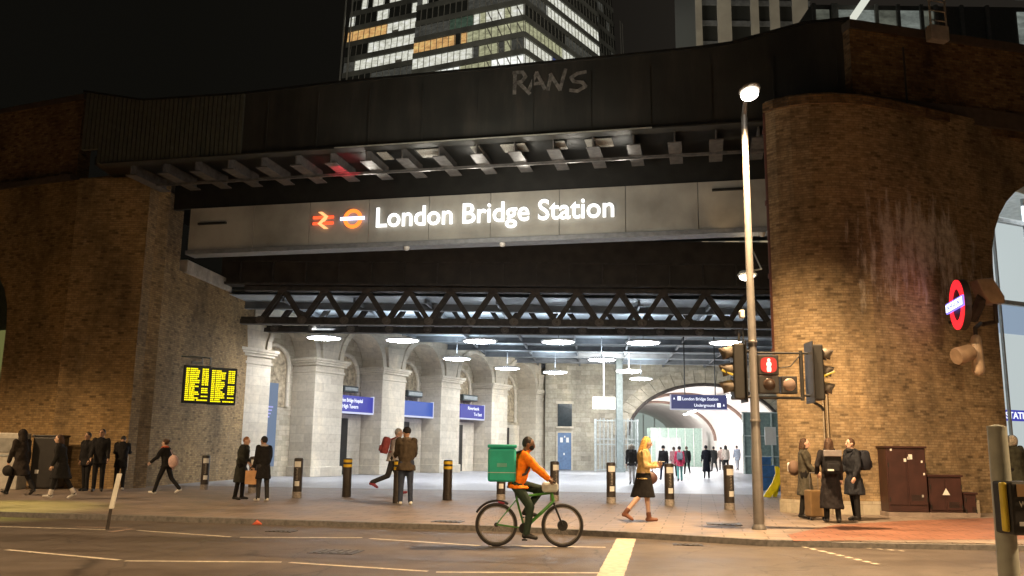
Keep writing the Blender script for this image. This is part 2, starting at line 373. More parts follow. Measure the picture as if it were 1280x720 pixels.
g = MB(); n = len(kerb)
g.prism([(x, y+.15, 0) for x, y in kerb]+[(60, 90, 0), (-60, 90, 0)], (0, 0, -.13)); struct(g.build('pavement', M_pave))
g = MB()
for (x0, y0), (x1, y1) in zip(kerb[:-1], kerb[1:]):
    L = math.hypot(x1-x0, y1-y0); k = max(1, int(L/.9)); d = Vector(((x1-x0)/L, (y1-y0)/L, 0)); q = Vector((-d.y, d.x, 0))
    for i in range(k):
        a = L*i/k; low = .02 if (x0+d.x*a) > 4.9 and (x0+d.x*a) < 14 else 0
        g.obox(Vector((x0, y0, -.13))+d*(a+.004), d*(L/k-.008), q*.15, Vector((0, 0, .133-low)))
struct(g.build('kerb', M_kerb))
g = MB(); g.box((0, 2, -.06), (120, 6.4, .12)); struct(g.build('near_pavement', M_pave))
g = MB(); g.add([(-20, 33.5, .004), (24, 30.5, .004), (24, 62, .004), (24, 120, .004), (-20, 120, .004)], [(0, 1, 2, 3, 4)]); struct(g.build('concourse_floor', M_conc))
g = MB(); pts = [G(x, y, .004) for x, y in ((992, 676), (985, 668), (1045, 656), (1130, 651), (1280, 646), (1400, 643), (1400, 671), (1280, 674), (1120, 675))]
g.add(pts, [tuple(range(len(pts)))]); struct(g.build('tactile_paving', M_tact))
# road markings
g = MB()
def stripe(a, b, wd):
    A, B = G(*a, -.096), G(*b, -.096); d = (B-A).normalized(); q = Vector((-d.y, d.x, 0))*wd/2; k = 14
    for i in range(k):
        p0, p1 = A.lerp(B, i/k), A.lerp(B, (i+1)/k)
        j0, j1 = 1+random.uniform(-.04, .04), 1+random.uniform(-.04, .04)
        g.add([p0-q*j0, p1-q*j1, p1+q*j1, p0+q*j0], [(0, 1, 2, 3)])
segs = [((-40, 657), (132, 662)), ((172, 663), (288, 671)), ((300, 671.5), (453, 672)), ((462, 673), (600, 682)), ((612, 682), (757, 684)),
        ((8, 687), (150, 700)), ((156, 701), (352, 702.5)), ((362, 703), (535, 714)), ((545, 715), (752, 716)), ((-90, 686), (0, 686.5))]
for a, b in segs: stripe(a, b, .09)
struct(g.build('zigzag_markings', M_line))
g = MB(); stripe((95, 658.5), (160, 660), .08); stripe((137, 665), (166, 661), .12); struct(g.build('faded_marking', pm('faded paint', (.34, .24, .18), .7, 0, .4, 10)))
g = MB(); stripe((783, 673), (762, 722), .34); struct(g.build('stop_line', pm('cream road paint', (.52, .46, .35), .6, 0, .25, 9, .3)))
g = MB()
for i in range(9): x = 1003+i*11; stripe((x, 683+i*2.6), (x+6, 684.5+i*2.6), .1)
for i in range(7): x = 1040+i*14; stripe((x, 681+i*1.2), (x+7, 681.8+i*1.2), .08)
struct(g.build('crossing_dots', M_line))

def cover(px, py, z, w_, h_, lb_, grid=False):
    q = G(px, py, z); t = thing('drain_grate' if grid else 'manhole_cover', lb_, 'grate' if grid else 'cover', tuple(q))
    g = MB(); g.box((q.x, q.y, z+.002), (w_, h_, .012), R(-10)); g.build('frame', pm('cast iron worn', (.045, .04, .036), .45, .4, .3, 20), t)
    for k in range(5):
        g = MB(); g.box((q.x+(k-2)*w_*.17, q.y, z+.011), (w_*.07, h_*.8, .01), R(-10)); g.build('bar', pm('iron bar dull', (.11, .10, .09), .5, .3), t)
cover(352, 664, -.098, .5, .34, 'iron drain grate in the gutter left of the walkers', True); cover(860, 681, -.098, .5, .3, 'iron drain grate in the gutter near the lamp post', True)
cover(420, 690, -.098, .7, .55, 'square manhole cover in the left part of the road'); cover(905, 655, .003, .7, .5, 'square manhole cover in the pavement beside the lamp post'); cover(560, 652, .003, .6, .45, 'square manhole cover in the pavement left of the cyclist')
g = MB()
for x0, y0, x1, y1 in ((-3.6, 13.1, .6, 14.3), (4.2, 11.6, 7.6, 13.2), (-10.5, 15.0, -7.6, 16.6)): g.add([(x0, y0, -.0965), (x1, y0-.5, -.0965), (x1+.1, y1-.5, -.0965), (x0+.1, y1, -.0965)], [(0, 1, 2, 3)])
def patchmat():
    m = asphaltmat(); m.name = 'patched asphalt'
    for n_ in m.node_tree.nodes:
        if n_.type == 'VALTORGB' and n_.color_ramp.elements[0].color[0] < .08:
            for e in n_.color_ramp.elements: e.color = tuple(c*.62 for c in e.color[:3])+(1,)
    return m
struct(g.build('road_patches', patchmat()))
# ------------------------------------------------------------------ right abutment: a curved brick wall
path = [(6.83, 22.7), (7.02, 22.45), (7.35, 22.22), (7.8, 22.05), (8.4, 21.98), (9.2, 22.08), (10.2, 22.42), (11.2, 22.85), (12.05, 23.25)]
right_wall = thing('brick_abutment', 'tall rounded yellow brick abutment with pale lime streaks right of the station opening', 'wall', (9, 23, 0))
g = MB(); u = 0; top = 10.75
for (x0, y0), (x1, y1) in zip(path[:-1], path[1:]):
    L = math.hypot(x1-x0, y1-y0)
    g.add([(x0, y0, 0), (x1, y1, 0), (x1, y1, top), (x0, y0, top)], [(0, 1, 2, 3)], 0, [[(u, 0), (u+L, 0), (u+L, top), (u, top)]]); u += L
UEND = u
# side wall into the passage
g.add([(12.6, 38, 0), (6.83, 22.7, 0), (6.83, 22.7, top), (12.6, 38, top)], [(0, 1, 2, 3)])
g.prism([(x, y, top) for x, y in path]+[(15, 24.6, top), (15, 38, top), (12.6, 38, top)], (0, 0, .12))
# the piece with the arched opening
PW = Pl(12.05, 23.25, -25)
sj = PW.hit(1247, 400)[0]; aw = 5.6; sp = 6.6; ar = aw/2
pts = [(0, 0), (sj, 0), (sj, sp)]+[(sj+ar-ar*math.cos(math.pi*i/16), sp+ar*math.sin(math.pi*i/16)) for i in range(1, 16)]+[(sj+aw, sp), (sj+aw, 0), (14, 0), (14, top), (0, top)]
vs = [PW.W(a, z) for a, z in pts]
g.prism([PW.W(a, z, -1.0) for a, z in pts], PW.n*1.0)
for i in range(len(g.f)-len(pts)-2, len(g.f)):
    f = g.f[i]; pp = [g.v[k] for k in f]; g.uv[i] = [(UEND+(p-PW.p).dot(PW.u)+(p-PW.p).dot(PW.n), p.z) for p in pp]
g.build('wall', M_brickR, right_wall, smooth=30)
g = MB(); path2 = [(x, y) for x, y in path]
for z0, z1, o in ((0, .32, .05), (10.55, 10.8, .10)):
    g = MB()
    for (x0, y0), (x1, y1) in zip(path[:-1], path[1:]):
        d = Vector((x1-x0, y1-y0, 0)); L = d.length; d.normalize(); q = Vector((d.y, -d.x, 0))
        g.obox(Vector((x0, y0, z0))-d*.01, d*(L+.02), -q*.05+q*(o+.05)*1.0, Vector((0, 0, z1-z0)))
    g.build('plinth' if z0 == 0 else 'cornice', M_stoneD if z0 == 0 else M_brickU, right_wall)
# brick parapet above, set back
PU = Pl(9.2, 22.9, -14)
g = MB(); s0, z0 = PU.hit(1066, 113); zt = PU.hit(1066, 26)[1]
g.pbox(PU, s0, s0+24, 10.5, zt-.25, 0, -.5); g.build('parapet', M_brickU, right_wall)
g = MB(); g.pbox(PU, s0-.02, s0+24, zt-.25, zt, .08, -.58); g.pbox(PU, s0, s0+24, 10.7, 11.2, .14, .002); g.build('coping', pm('dark coping', (.08, .065, .05), .8), right_wall)
for i in range(4):
    pass
# white access hatch hung over the parapet
hs, hz = PU.hit(1164, 38); ht = thing('access_ladder', 'small white metal ladder box hooked over the brick parapet', 'ladder', tuple(PU.W(hs, 12)))
g = MB(); g.pbox(PU, hs-.3, hs+.3, hz-.45, hz, .1, .35); g.build('box', pm('dull white metal', (.4, .38, .34), .6), ht, bevel=.02)
g = MB()
for dx in (-.26, .26): g.tube([PU.W(hs+dx, hz-.2, .3), PU.W(hs+dx, hz+1.6, .3)], .03)
for i in range(5): g.tube([PU.W(hs-.26, hz+.15+i*.3, .3), PU.W(hs+.26, hz+.15+i*.3, .3)], .02)
g.build('ladder_rails', MATS['dull white metal'], ht)
# rust coloured down pipe by the left edge of the abutment
pp = AT(960.5, 400, 22.5); dp = tag(MB().build('x', M_rust) if False else bpy.data.objects.new('d', None), 'a', 'b') if False else None
g = MB(); g.tube([AT(958.5, 160, 22.85).xy.to_3d()+Vector((0, 0, 3.0)), (AT(958.5, 160, 22.85).x, 22.85, 10.6)], .1, 12)
for z in (4, 6, 8, 10): g.tube([(AT(958.5, 160, 22.85).x, 22.85, z), (AT(958.5, 160, 22.85).x, 22.85, z+.12)], .13, 12)
tag(g.build('drain_pipe', pm('red oxide pipe', (.12, .04, .025), .6), origin=(AT(958.5, 160, 22.85).x, 22.85, 3), smooth=40), 'dark red drain pipe running down the edge of the right brick abutment', 'pipe')

# ------------------------------------------------------------------ left abutment
A0 = Vector((-12.95, 29.9, 0)); S1 = Vector((-11.95, 40.6, 0))
left_wall = thing('brick_abutment', 'dark sooty brick abutment with departure screens left of the station opening', 'wall', tuple(A0))
PS = Pl(A0.x, A0.y, math.degrees(math.atan2(-(S1.y-A0.y), S1.x-A0.x)))   # side face running in under the bridge
sa = PS.hit(228, 290)[0]; sb = (S1-A0).length
g = MB()
pts = [(0, 0), (sb, 0), (sb, 8.0), (sa, 8.0), (sa, 10.75), (0, 10.75)]
g.prism([PS.W(a, z, -2.5) for a, z in pts], PS.n*2.5)
PL = Pl(A0.x, A0.y, 22)     # street face, running left
al = 8.2                     # arch opening left at the frame edge
se = PL.hit(17, 330)[0]
pts = [(0, 0), (0, 11.0), (-26, 11.0), (-26, 0), (se-5, 0), (se-5, 5.8)]+[(se-2.5-2.5*math.cos(math.pi*i/12), 5.8+2.6*math.sin(math.pi*i/12)) for i in range(1, 12)]+[(se, 5.8), (se, 0)]
g.prism([PL.W(a, z, -1.2) for a, z in pts], PL.n*1.2)
g.build('wall', M_brick, left_wall)
s1 = PL.hit(98, 150)[0]
zt = PL.hit(90, 118)[1]
g = MB(); g.pbox(PL, -26, s1, 11.2, zt-.2, -.15, -.7); g.build('parapet', M_brickU, left_wall)
g = MB(); g.pbox(PL, -26, s1+.06, 11.0, 11.2, .15, -.75); g.pbox(PL, -26, s1+.06, zt-.2, zt, -.08, -.78); g.build('coping', MATS['dark coping'], left_wall)
g = MB(); b0 = PS.hit(231, 330)[0]; b1 = PS.hit(288, 345)[0]
g.obox(PS.W(b0, 8.0, .12), PS.u*(b1-b0), Vector((0, 0, .5)), -PS.n*1.2); g.build('bearing_stone', pm('bearing stone', (.42, .37, .3), .8, 0, .3, 3), left_wall, bevel=.03)
# brick buttress strips that break the wall
g = MB(); g.pbox(PS, 0.0, .9, 0, 10.7, 0, .18); g.build('pilaster_strip', M_brick, left_wall)
# backing of the left arch: glowing panel stands in for the lit opening
lb = thing('arch_infill', 'glowing green panel standing in for light in the arch at the far left', 'screen', tuple(PL.W(se-2.5, 0, -1)))
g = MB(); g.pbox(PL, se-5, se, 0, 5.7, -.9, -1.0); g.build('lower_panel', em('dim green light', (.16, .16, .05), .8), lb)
g = MB(); g.pbox(PL, se-5, se, 5.7, 8.6, -.9, -1.0); g.build('upper_panel', pm('dark green panel', (.05, .07, .05), .5), lb)

# ------------------------------------------------------------------ the upper bridge deck
PD = Pl(-1.03, 25.5, 12.4)
deck = thing('railway_bridge', 'black steel railway bridge with ribbed left end crossing above the station entrance', 'bridge', (0, 26, 10.7))
def DP(px, py): return PD.hit(px, py)
zb = 10.72
sL, sR = DP(106, 150)[0], DP(1062, 70)[0]
topl = [DP(*p) for p in ((106, 116), (180, 127), (300, 119), (420, 105), (600, 88), (780, 71), (868, 62), (912, 56), (960, 43), (1004, 31), (1062, 25))]
sM = DP(305, 150)[0]
poly = [(sM, zb)]+[(s_, z_) for s_, z_ in topl if s_ > sM]+[(sR, zb)]
# insert left top point
zl = np.interp(sM, [t[0] for t in topl], [t[1] for t in topl]); poly.insert(1, (sM, float(zl)))
g = MB(); g.prism([PD.W(a, z, -.25) for a, z in poly], PD.n*.25); g.build('parapet_girder', M_girder, deck)
g = MB(); n = int((sM-sL)/.16)
for i in range(n):
    a = sL+(sM-sL)*i/n; b = sL+(sM-sL)*(i+1)/n; zt_ = float(np.interp((a+b)/2, [t[0] for t in topl], [t[1] for t in topl])); zbb = zb-.0
    if b < DP(126, 200)[0]: zbb = DP(126, 186)[1]
    g.obox(PD.W(a+.02, zbb, 0), PD.u*(b-a-.04), Vector((0, 0, zt_-zbb)), PD.n*.06)
    g.obox(PD.W(a, zbb, 0), PD.u*(b-a), Vector((0, 0, zt_-zbb)), -PD.n*.1)
g.build('ribbed_panel', pm('green grey ribbed sheet', (.08, .085, .068), .5), deck)
g = MB()
for (a, z), (b, y) in zip(topl[:-1], topl[1:]): g.obox(PD.W(a, z, .08), PD.u*(b-a)+Vector((0, 0, y-z)), Vector((0, 0, .07)), -PD.n*.45)
g.build('coping_rail', M_black, deck)
g = MB(); g.pbox(PD, DP(128, 200)[0], sR-1, zb-.05, zb-.003, .10, -.3); g.build('bottom_flange', M_girder, deck)
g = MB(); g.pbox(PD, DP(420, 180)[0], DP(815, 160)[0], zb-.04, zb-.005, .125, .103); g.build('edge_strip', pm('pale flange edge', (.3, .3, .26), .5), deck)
g = MB()
sx = DP(320, 180)[0]
for i in range(12): g = MB(); a = sM+.8+i*1.75; g.pbox(PD, a, a+.05, zb+.01, zb+1.9, .02, 0); g.build('stiffener', M_girder, deck)
# underside slab
g = MB(); g.prism([PD.W(sL+.3, 10.8, -.32), PD.W(sR, 10.8, -.32), Vector((15, 38, 10.8)), Vector((-14, 41, 10.8))], (0, 0, .3)); g.build('deck_slab', M_black, deck)
# cross beams under the slab
M_cb = pm('cross beam grey paint', (.11, .105, .1), .5, 0, .35, 6)
PF = Pl(0, 28.06, 12.8)
k = 0; a = DP(150, 200)[0]
while a < DP(950, 150)[0]:
    g = MB(); o1 = -2.35
    g.obox(PD.W(a, 10.36, -.34), PD.u*.4, Vector((0, 0, .03)), -PD.n*2.0)
    g.obox(PD.W(a+.18, 10.39, -.34), PD.u*.04, Vector((0, 0, .41)), -PD.n*2.0)
    g.build('cross_beam', M_cb, deck); a += 1.2
g = MB(); g.pbox(PD, sL+2, sR-1.2, 10.27, 10.3, -1.35, -1.42); g.pbox(PD, sL+2, sR-1.2, 10.3, 10.36, -1.37, -1.39); g.build('service_conduit', M_cb, deck)
g = MB(); g.pbox(PF, PF.hit(215, 260)[0], PF.hit(957, 230)[0], 9.86, 10.79, -.1, -.3)
g.build('rear_girder', M_black, deck)
# pale plates between the middle beams, lit patches put into their colour
g = MB(); M_litpatch = pm('pale lit-patch plate', (.36, .35, .31), .6, 0, .4, 25)
for px, wpx in ((528, 30), (636, 32), (745, 34), (470, 14), (588, 12), (695, 14)):
    a = DP(px, 180)[0]; g = MB(); g.pbox(PD, a-wpx*.012, a+wpx*.012, 10.66, 10.69, -.5, -1.2); g.build('lit_patch_plate', M_litpatch, deck)

# graffiti RANS on the girder, brush strokes
gs = []
M_graf = pm('chalky grey spray paint', (.16, .155, .14), .8, 0, .5, 9)
strokes = [[(643, 117), (644, 90)], [(642, 91), (653, 90), (657, 96), (652, 102), (644, 104)], [(648, 103), (662, 117)],
           [(661, 113), (671, 91)], [(671, 91), (681, 111)], [(664, 105), (679, 104)], [(685, 112), (689, 93)], [(688, 93), (700, 112)], [(700, 112), (707, 87)],
           [(732, 90), (722, 92), (714, 97), (717, 102), (728, 103), (732, 108), (722, 114), (713, 113)]]
g = MB()
for st in strokes:
    q = [DP(*p) for p in st]; P3 = [PD.W(a, z, .004) for a, z in q]
    for i in range(len(P3)-1):
        d = (P3[i+1]-P3[i]).normalized(); wv = PD.n.cross(d)*.055
        g.add([P3[i]-wv-d*.03, P3[i+1]-wv+d*.03, P3[i+1]+wv+d*.03, P3[i]+wv-d*.03], [(0, 1, 2, 3)])
g2 = g.build('graffiti', M_graf, deck)
# give each stroke its own tiny step so no two lie in one plane
for i, v in enumerate(g2.data.vertices):
    off = (i//4)*.0006; v.co += Vector((PD.n.x, PD.n.y, 0))*off

# ------------------------------------------------------------------ sign fascia
fas = thing('station_sign', 'long pale grey fascia sign with illuminated white words above the entrance', 'sign', tuple(PF.p+Vector((0, 0, 8.3))))
f0, f1 = PF.hit(236, 290)[0], PF.hit(966, 250)[0]
seams = [PF.hit(x, 270)[0] for x in (318, 387, 461, 536, 613, 699, 782, 873)]
xs = [f0]+seams+[f1]
for a, b in zip(xs[:-1], xs[1:]):
    g = MB(); g.pbox(PF, a+.008, b-.008, 8.3, 9.83, 0, -.08); g.build('panel', M_panel, fas, bevel=.006)
g = MB(); g.pbox(PF, f0, f1, 8.12, 8.26, .12, -.5); g.pbox(PF, f0, f1, 8.26, 8.297, .03, -.4); g.build('lower_trim', M_lip, fas)
ta, tz = PF.hit(471, 286); tb, _ = PF.hit(768, 266)
Mx = PF.M(ta, 8.82, .06)
textmesh('London Bridge Station', Mx, tb-ta, .70, M_letter, 'lettering', fas, .05, .012)
# twin arrow rail symbol
g = MB(); c_, cz = PF.hit(405, 276); M_red = em('lit red symbol', (1, .10, .03), 1.7)
Ms = PF.M(c_, cz, .04)
def flat(pts, d=.05): g.prism([Ms @ Vector((x, y, .0)) for x, y in pts], (Ms.to_3x3() @ Vector((0, 0, d))))
flat([(-.38, .06), (.38, .06), (.38, .15), (-.38, .15)]); flat([(-.38, -.15), (.38, -.15), (.38, -.06), (-.38, -.06)])
g.build('rail_symbol_bars', M_red, fas)
g = MB(); Ms = PF.M(c_, cz, .043)
flat([(-.2, .3), (-.04, .3), (.2, .12), (.04, .12)]); flat([(.04, .12), (.2, .12), (-.04, -.12), (-.2, -.12)], .052); flat([(-.2, -.12), (-.04, -.12), (.2, -.3), (.04, -.3)], .054)
g.build('rail_symbol_arrows', em('lit yellow red symbol', (1, .42, .16), 1.7), fas)
g = MB(); c_, cz = PF.hit(442, 274); Ms = PF.M(c_, cz, .05); M3 = Ms.to_3x3()
ring = []
for i in range(32):
    t = 2*math.pi*i/32; t2 = 2*math.pi*(i+1)/32
    a, b, c2, d2 = [Ms @ Vector((r_*math.cos(q), r_*math.sin(q), 0)) for r_, q in ((.34, t), (.34, t2), (.22, t2), (.22, t))]
    g.prism([a, b, c2, d2], M3 @ Vector((0, 0, .04)))
g.build('roundel_ring', em('lit orange ring', (1, .22, .03), 1.9), fas)
g = MB(); g.prism([Ms @ Vector((x, y, .045)) for x, y in ((-.44, -.055), (.44, -.055), (.44, .055), (-.44, .055))], M3 @ Vector((0, 0, .03))); g.build('roundel_bar', em('lit lilac white bar', (.75, .72, 1), 3), fas)
for px in (270, 915): g = MB(); a = PF.hit(px, 250)[0]; zz = 9.2 if px < 300 else 9.5; g.pbox(PF, a-.6, a+.5, zz, zz+.07, .1, .01); g.build('slot_bar', M_black, fas)
# small dome cameras under the fascia
for i, (px, py, lb_) in enumerate(((508, 321, 'small dome camera under the fascia below the letters Lon'), (628, 314, 'small dome camera under the fascia below the word Bridge'), (953, 297, 'white dome camera under the fascia at the right wall'))):
    q = PF.W(PF.hit(px, py)[0], 8.11, 0); g = MB(); g.lathe(q, [(.02, -.13), (.07, -.11), (.1, -.05), (.1, 0), (.06, .0)], 14)
    tag(g.build('dome_camera', pm('camera white plastic', (.6, .58, .54), .4), origin=q, smooth=50), lb_, 'camera', 'dome cameras under the fascia')

# ------------------------------------------------------------------ older bridge: dark plate girder and lattice truss
PT = Pl(0, 36.8, 1.6)
tg = thing('plate_girder', 'plain dark plate girder spanning below the lit fascia and above the lattice', 'girder', (0, 36.5, 8))
g = MB(); g.pbox(PT, -12.4, 13.2, 8.3, 10.2, .3, -.1); g.build('web', pm('brown black plate', (.035, .028, .022), .6, 0, .4, 2), tg)
g = MB(); g.pbox(PT, -12.2, 12.8, 8.2, 8.298, .5, -.3); g.pbox(PT, -12.2, 12.8, 9.2, 9.26, .36, .31)
for i in range(18): a = -11.6+i*1.4; g.pbox(PT, a, a+.06, 8.31, 9.19, .42, .31)
g.build('flange', M_truss, tg)
truss = thing('lattice_girder', 'brown iron lattice girder of V braces in front of the lit canopy', 'girder', (0, 36.8, 6.6))
g = MB(); g.pbox(PT, -11.4, 12.6, 7.98, 8.16, .22, -.22); g.build('top_chord', M_truss, truss)
g = MB(); g.pbox(PT, -11.5, 12.6, 6.55, 6.74, .22, -.22); g.pbox(PT, -11.5, 12.6, 6.74, 6.86, .1, .06); g.build('bottom_chord', M_truss, truss)
x0 = PT.hit(564, 365)[0]-1.79*9.0; i = 0
while x0+i*1.79 < 12.6:
    a = x0+i*1.79; mid = a+.895
    if a > -12.2:
        for (p, q) in (((a, 8.05), (mid, 6.7)), ((mid, 6.7), (a+1.79, 8.05))):
            if p[0] < -11.5 or q[0] > 12.5: continue
            P, Q = PT.W(*p, 0), PT.W(*q, 0); d = (Q-P).normalized(); nrm = PT.n.cross(d)
            g = MB()
            for oo in (.14, -.18):
                g.obox(P-nrm*.1+PT.n*oo, Q-P, nrm*.2, PT.n*.04)
            g.obox(P-nrm*.012-PT.n*.13, Q-P, nrm*.024, PT.n*.26)
            g.build('diagonal_brace', M_truss, truss)
        for s_, z_ in ((a, 8.0), (mid, 6.72)):
            if -11.4 < s_ < 12.4:
                g = MB(); g.prism([PT.W(s_+.2*math.cos(t), z_+.17*math.sin(t), .225) for t in [math.pi*j/4+.39 for j in range(8)]], PT.n*.02)
                if z_ < 7: g.lathe(PT.W(s_, z_, .25), [(.07, 0), (.06, .05), (.02, .07)], 8, 0, Matrix(((1, 0, 0), (0, 0, -1), (0, 1, 0))))
                g.build('gusset_plate', M_rust if z_ > 7 else pm('bright rivet plate', (.12, .1, .08), .6), truss)
    i += 1
t2 = dup(truss, (-.4, 40.6, 6.75), 0, 'second lattice girder seen through the gaps of the front one', None)
for o in t2.children: pass
truss['group'] = t2['group'] = 'lattice girders under the bridge'

# ------------------------------------------------------------------ canopy roof and lamps
roof = thing('station_canopy', 'grey ribbed canopy ceiling over the station concourse', 'ceiling', (0, 50, 7.7))
g = MB(); g.add([(-16, 37.6, 7.9), (14, 37.2, 7.9), (26, 68, 7.9), (-6, 68, 7.9)], [(3, 2, 1, 0)])
g.add([(-16, 37.6, 8.1), (14, 37.2, 8.1), (26, 68, 8.1), (-6, 68, 8.1)], [(0, 1, 2, 3)]); g.build('soffit', M_soffit, roof)
y = 39.4; i = 0
while y < 67:
    g = MB(); xl = -13.0+(y-38)*.5; g.box(((xl+14+(y-38)*.3)/2, y, 7.74), (14+(y-38)*.3-xl, .12, .28)); g.box(((xl+14+(y-38)*.3)/2, y, 7.58), (14+(y-38)*.3-xl, .3, .04))
    g.build('beam', M_beamg, roof); y += 3.9; i += 1
for j in range(8):
    g = MB(); x = -10+j*3.1; g.obox((x, 37.8, 7.66), (.1, 0, 0), ((24-x)*.0+6*.45, 28, 0), (0, 0, .2)); g.build('longitudinal_beam', M_beamg, roof)
DL = [(405, 423, 'leftmost lamp of the nearest row, by the first stone arch'), (503, 426, 'second lamp of the nearest row from the left'), (600, 427, 'third lamp of the nearest row from the left'), (698, 428, 'fourth lamp of the nearest row, above the cyclist'), (804, 429, 'fifth lamp of the nearest row, above the lit tunnel'), (908, 429, 'rightmost lamp of the nearest row, behind the street lamp post'),
      (571, 449, 'left lamp of the second row'), (752, 450, 'right lamp of the second row'), (634, 461, 'small lamp behind the second row on the left'), (694, 466, 'lamp of the third row near the arcade end'), (786, 465, 'lamp of the third row, above the tunnel arch edge'), (801, 474, 'farthest small lamp, just before the tunnel wall')]
cl0 = None
for px, py, lb_ in DL:
    q = G(px, py, 6.45); lbl = 'round white glowing canopy lamp, '+lb_
    if cl0 is None:
        cl0 = thing('canopy_lamp', lbl, 'lamp', tuple(q), 0, 'round lamps under the station canopy')
        g = MB(); g.lathe((0, 0, 0), [(.02, -.06), (.45, -.045), (.74, 0), (.76, .02)], 28); g.build('diffuser', M_lampw, cl0, smooth=50, local=True)
        g = MB(); g.lathe((0, 0, 0), [(.77, .005), (.84, .03), (.8, .09), (.2, .17), (.03, .2)], 28); g.build('reflector_dish', M_white, cl0, smooth=40, local=True)
        g = MB(); g.tube([(0, 0, .18), (0, 0, 1.3)], .02, 6); g.build('suspension_rod', M_lip, cl0, local=True)
    else: dup(cl0, q, 0, lbl)
    lamp('AREA', 'canopy_uplight', (q.x, q.y, 6.8), 100, (.75, .88, 1), 1.0, (q.x, q.y, 9))

lamp('AREA', 'concourse_fill', (7, 56, 6.6), 900, (1, .97, .9), 3, (7, 66, 3))
# ------------------------------------------------------------------ arcade of stone pilasters and arches
ad = Vector((14, 25.6, 0)).normalized(); PA = Pl(-12, 40, -math.degrees(math.atan2(ad.y, ad.x)))
arc = thing('stone_arcade', 'pale limestone arcade of pilasters and round arches along the left of the concourse', 'wall', (-12, 40, 0))
cs = [PA.hit(px, 560)[0] for px in (311, 408, 490, 562, 624, 678)]
pw = 1.15
g = MB(); g.pbox(PA, -1.5, cs[-1]+3, 0, 7.9, -1.5, -1.7); g.build('back_wall', M_stoneD, arc)
for i, c in enumerate(cs):
    g = MB(); g.pbox(PA, c-pw*.95, c+pw*.95, 0, 5.15, .0, -1.5); g.pbox(PA, c-pw*1.05, c+pw*1.05, 0, .5, .08, -1.5)
    pil = g.build('pilaster', M_stone, arc, bevel=.03)
    g = MB()
    for z0, z1, o in ((5.15, 5.28, .05), (5.28, 5.5, .0), (5.5, 5.62, .12), (5.62, 5.72, .2), (5.72, 5.86, .26)):
        g.pbox(PA, c-pw*.95-o, c+pw*.95+o, z0, z1, o, -1.5)
    g.build('capital', M_stone, pil, bevel=.02)
    g = MB(); # console block between the arches above the capital
    g.prism([PA.W(c-.55, 5.87, .0), PA.W(c+.55, 5.87, .0), PA.W(c+.8, 7.0, .1), PA.W(c-.8, 7.0, .1)], -PA.n*1.4)
    g.build('springer', M_stone, pil, bevel=.02)
for i, (a, b) in enumerate(zip(cs[:-1], cs[1:])):
    s0, s1 = a+pw*.9, b-pw*.9; r_ = (s1-s0)/2; m_ = (s0+s1)/2; h = min(1.75, r_)
    pts = [(a, 5.87), (s0, 5.87)]+[(m_-r_*math.cos(math.pi*k/14), 5.87+h*math.sin(math.pi*k/14)) for k in range(1, 14)]+[(s1, 5.87), (b, 5.87), (b, 7.9), (a, 7.9)]
    g = MB(); g.prism([PA.W(x, z, -1.49) for x, z in pts], PA.n*1.35); g.build('arch', M_stone, arc, smooth=40)
    g = MB()
    for k in range(14):
        t, t1 = math.pi*k/14, math.pi*(k+1)/14
        def q(rr, tt): return PA.W(m_-rr*math.cos(tt)*r_/r_, 5.87+rr*h/r_*math.sin(tt), -.14)
        g.prism([q(r_*.99, t), q(r_*1.16, t), q(r_*1.16, t1), q(r_*.99, t1)], PA.n*.12)
    g.build('arch_moulding', M_stone, arc, smooth=40)
    # inner round-headed blind window with moulding
    iw = r_*.62; oo = -1.46; mi = m_+.1
    pts = [(mi-iw, 3.4), (mi+iw, 3.4), (mi+iw, 5.4)]+[(mi+iw*math.cos(math.pi*k/12), 5.4+iw*math.sin(math.pi*k/12)) for k in range(1, 12)]+[(mi-iw, 5.4)]
    g = MB(); g.prism([PA.W(x, z, -1.49) for x, z in pts], PA.n*.06); g.build('blind_window', pm('dark rubble infill', (.38, .31, .21), .9, 0, .5, 5, .6), arc)
    g = MB(); g.tube([PA.W(x, z, -1.38) for x, z in pts[1:]], .12, 8); g.build('window_moulding', M_stone, arc, smooth=60)
    if i > 0:
        g = MB(); g.pbox(PA, s0-.0, s1-.2, 0, 3.2, -1.3, -1.49); g.build('shop_screen', M_stone, arc)
        g = MB(); g.pbox(PA, m_-.9, m_+.35, 0.02, 3.0, -1.22, -1.29); g.build('dark_doorway', pm('dark doorway', (.02, .018, .015), .4), arc)
        g = MB()
        for k in range(5): g.pbox(PA, s0+.05+k*.16, s0+.11+k*.16, 0, 3.05, -.9, -1.0)
        g.build('slatted_screen', pm('tan slats', (.45, .38, .27), .6), arc)
# entablature at the far end
g = MB(); e = cs[-1]+1.1; g.pbox(PA, e, e+3, 0, 5.4, -.25, -1.4); g.pbox(PA, e, e+3, 5.4, 5.75, 0, -1.4); g.pbox(PA, e, e+3, 5.75, 7.9, -.3, -1.4); g.build('end_wall', M_stone, arc)
# tall blue advert board by the first pilaster
def boardpl(px0, py0, px1, py1, off=-.7):
    pl = Pl(*(PA.W(0, 0, off).xy), math.degrees(PA.a)); a = pl.hit(px0, py0); b = pl.hit(px1, py1); return pl, a, b
pl, a, b = boardpl(317, 483, 337, 577, -1.1)
bb = thing('advert_board', 'tall narrow grey blue advert board behind the first pilaster', 'board', tuple(pl.W(a[0], 0)))
g = MB(); g.pbox(pl, a[0], b[0]+.3, .5, 4.5, 0, -.12); g.build('panel', em('blue backlit panel', (.16, .23, .36), .75), bb)
g = MB()
for k in range(4): g.pbox(pl, a[0]+.25, b[0]+.0-.07*k, 3.3-.16*k, 3.37-.16*k, .012, .002)
g.build('print', em('lilac print', (.45, .45, .9), .9), bb)
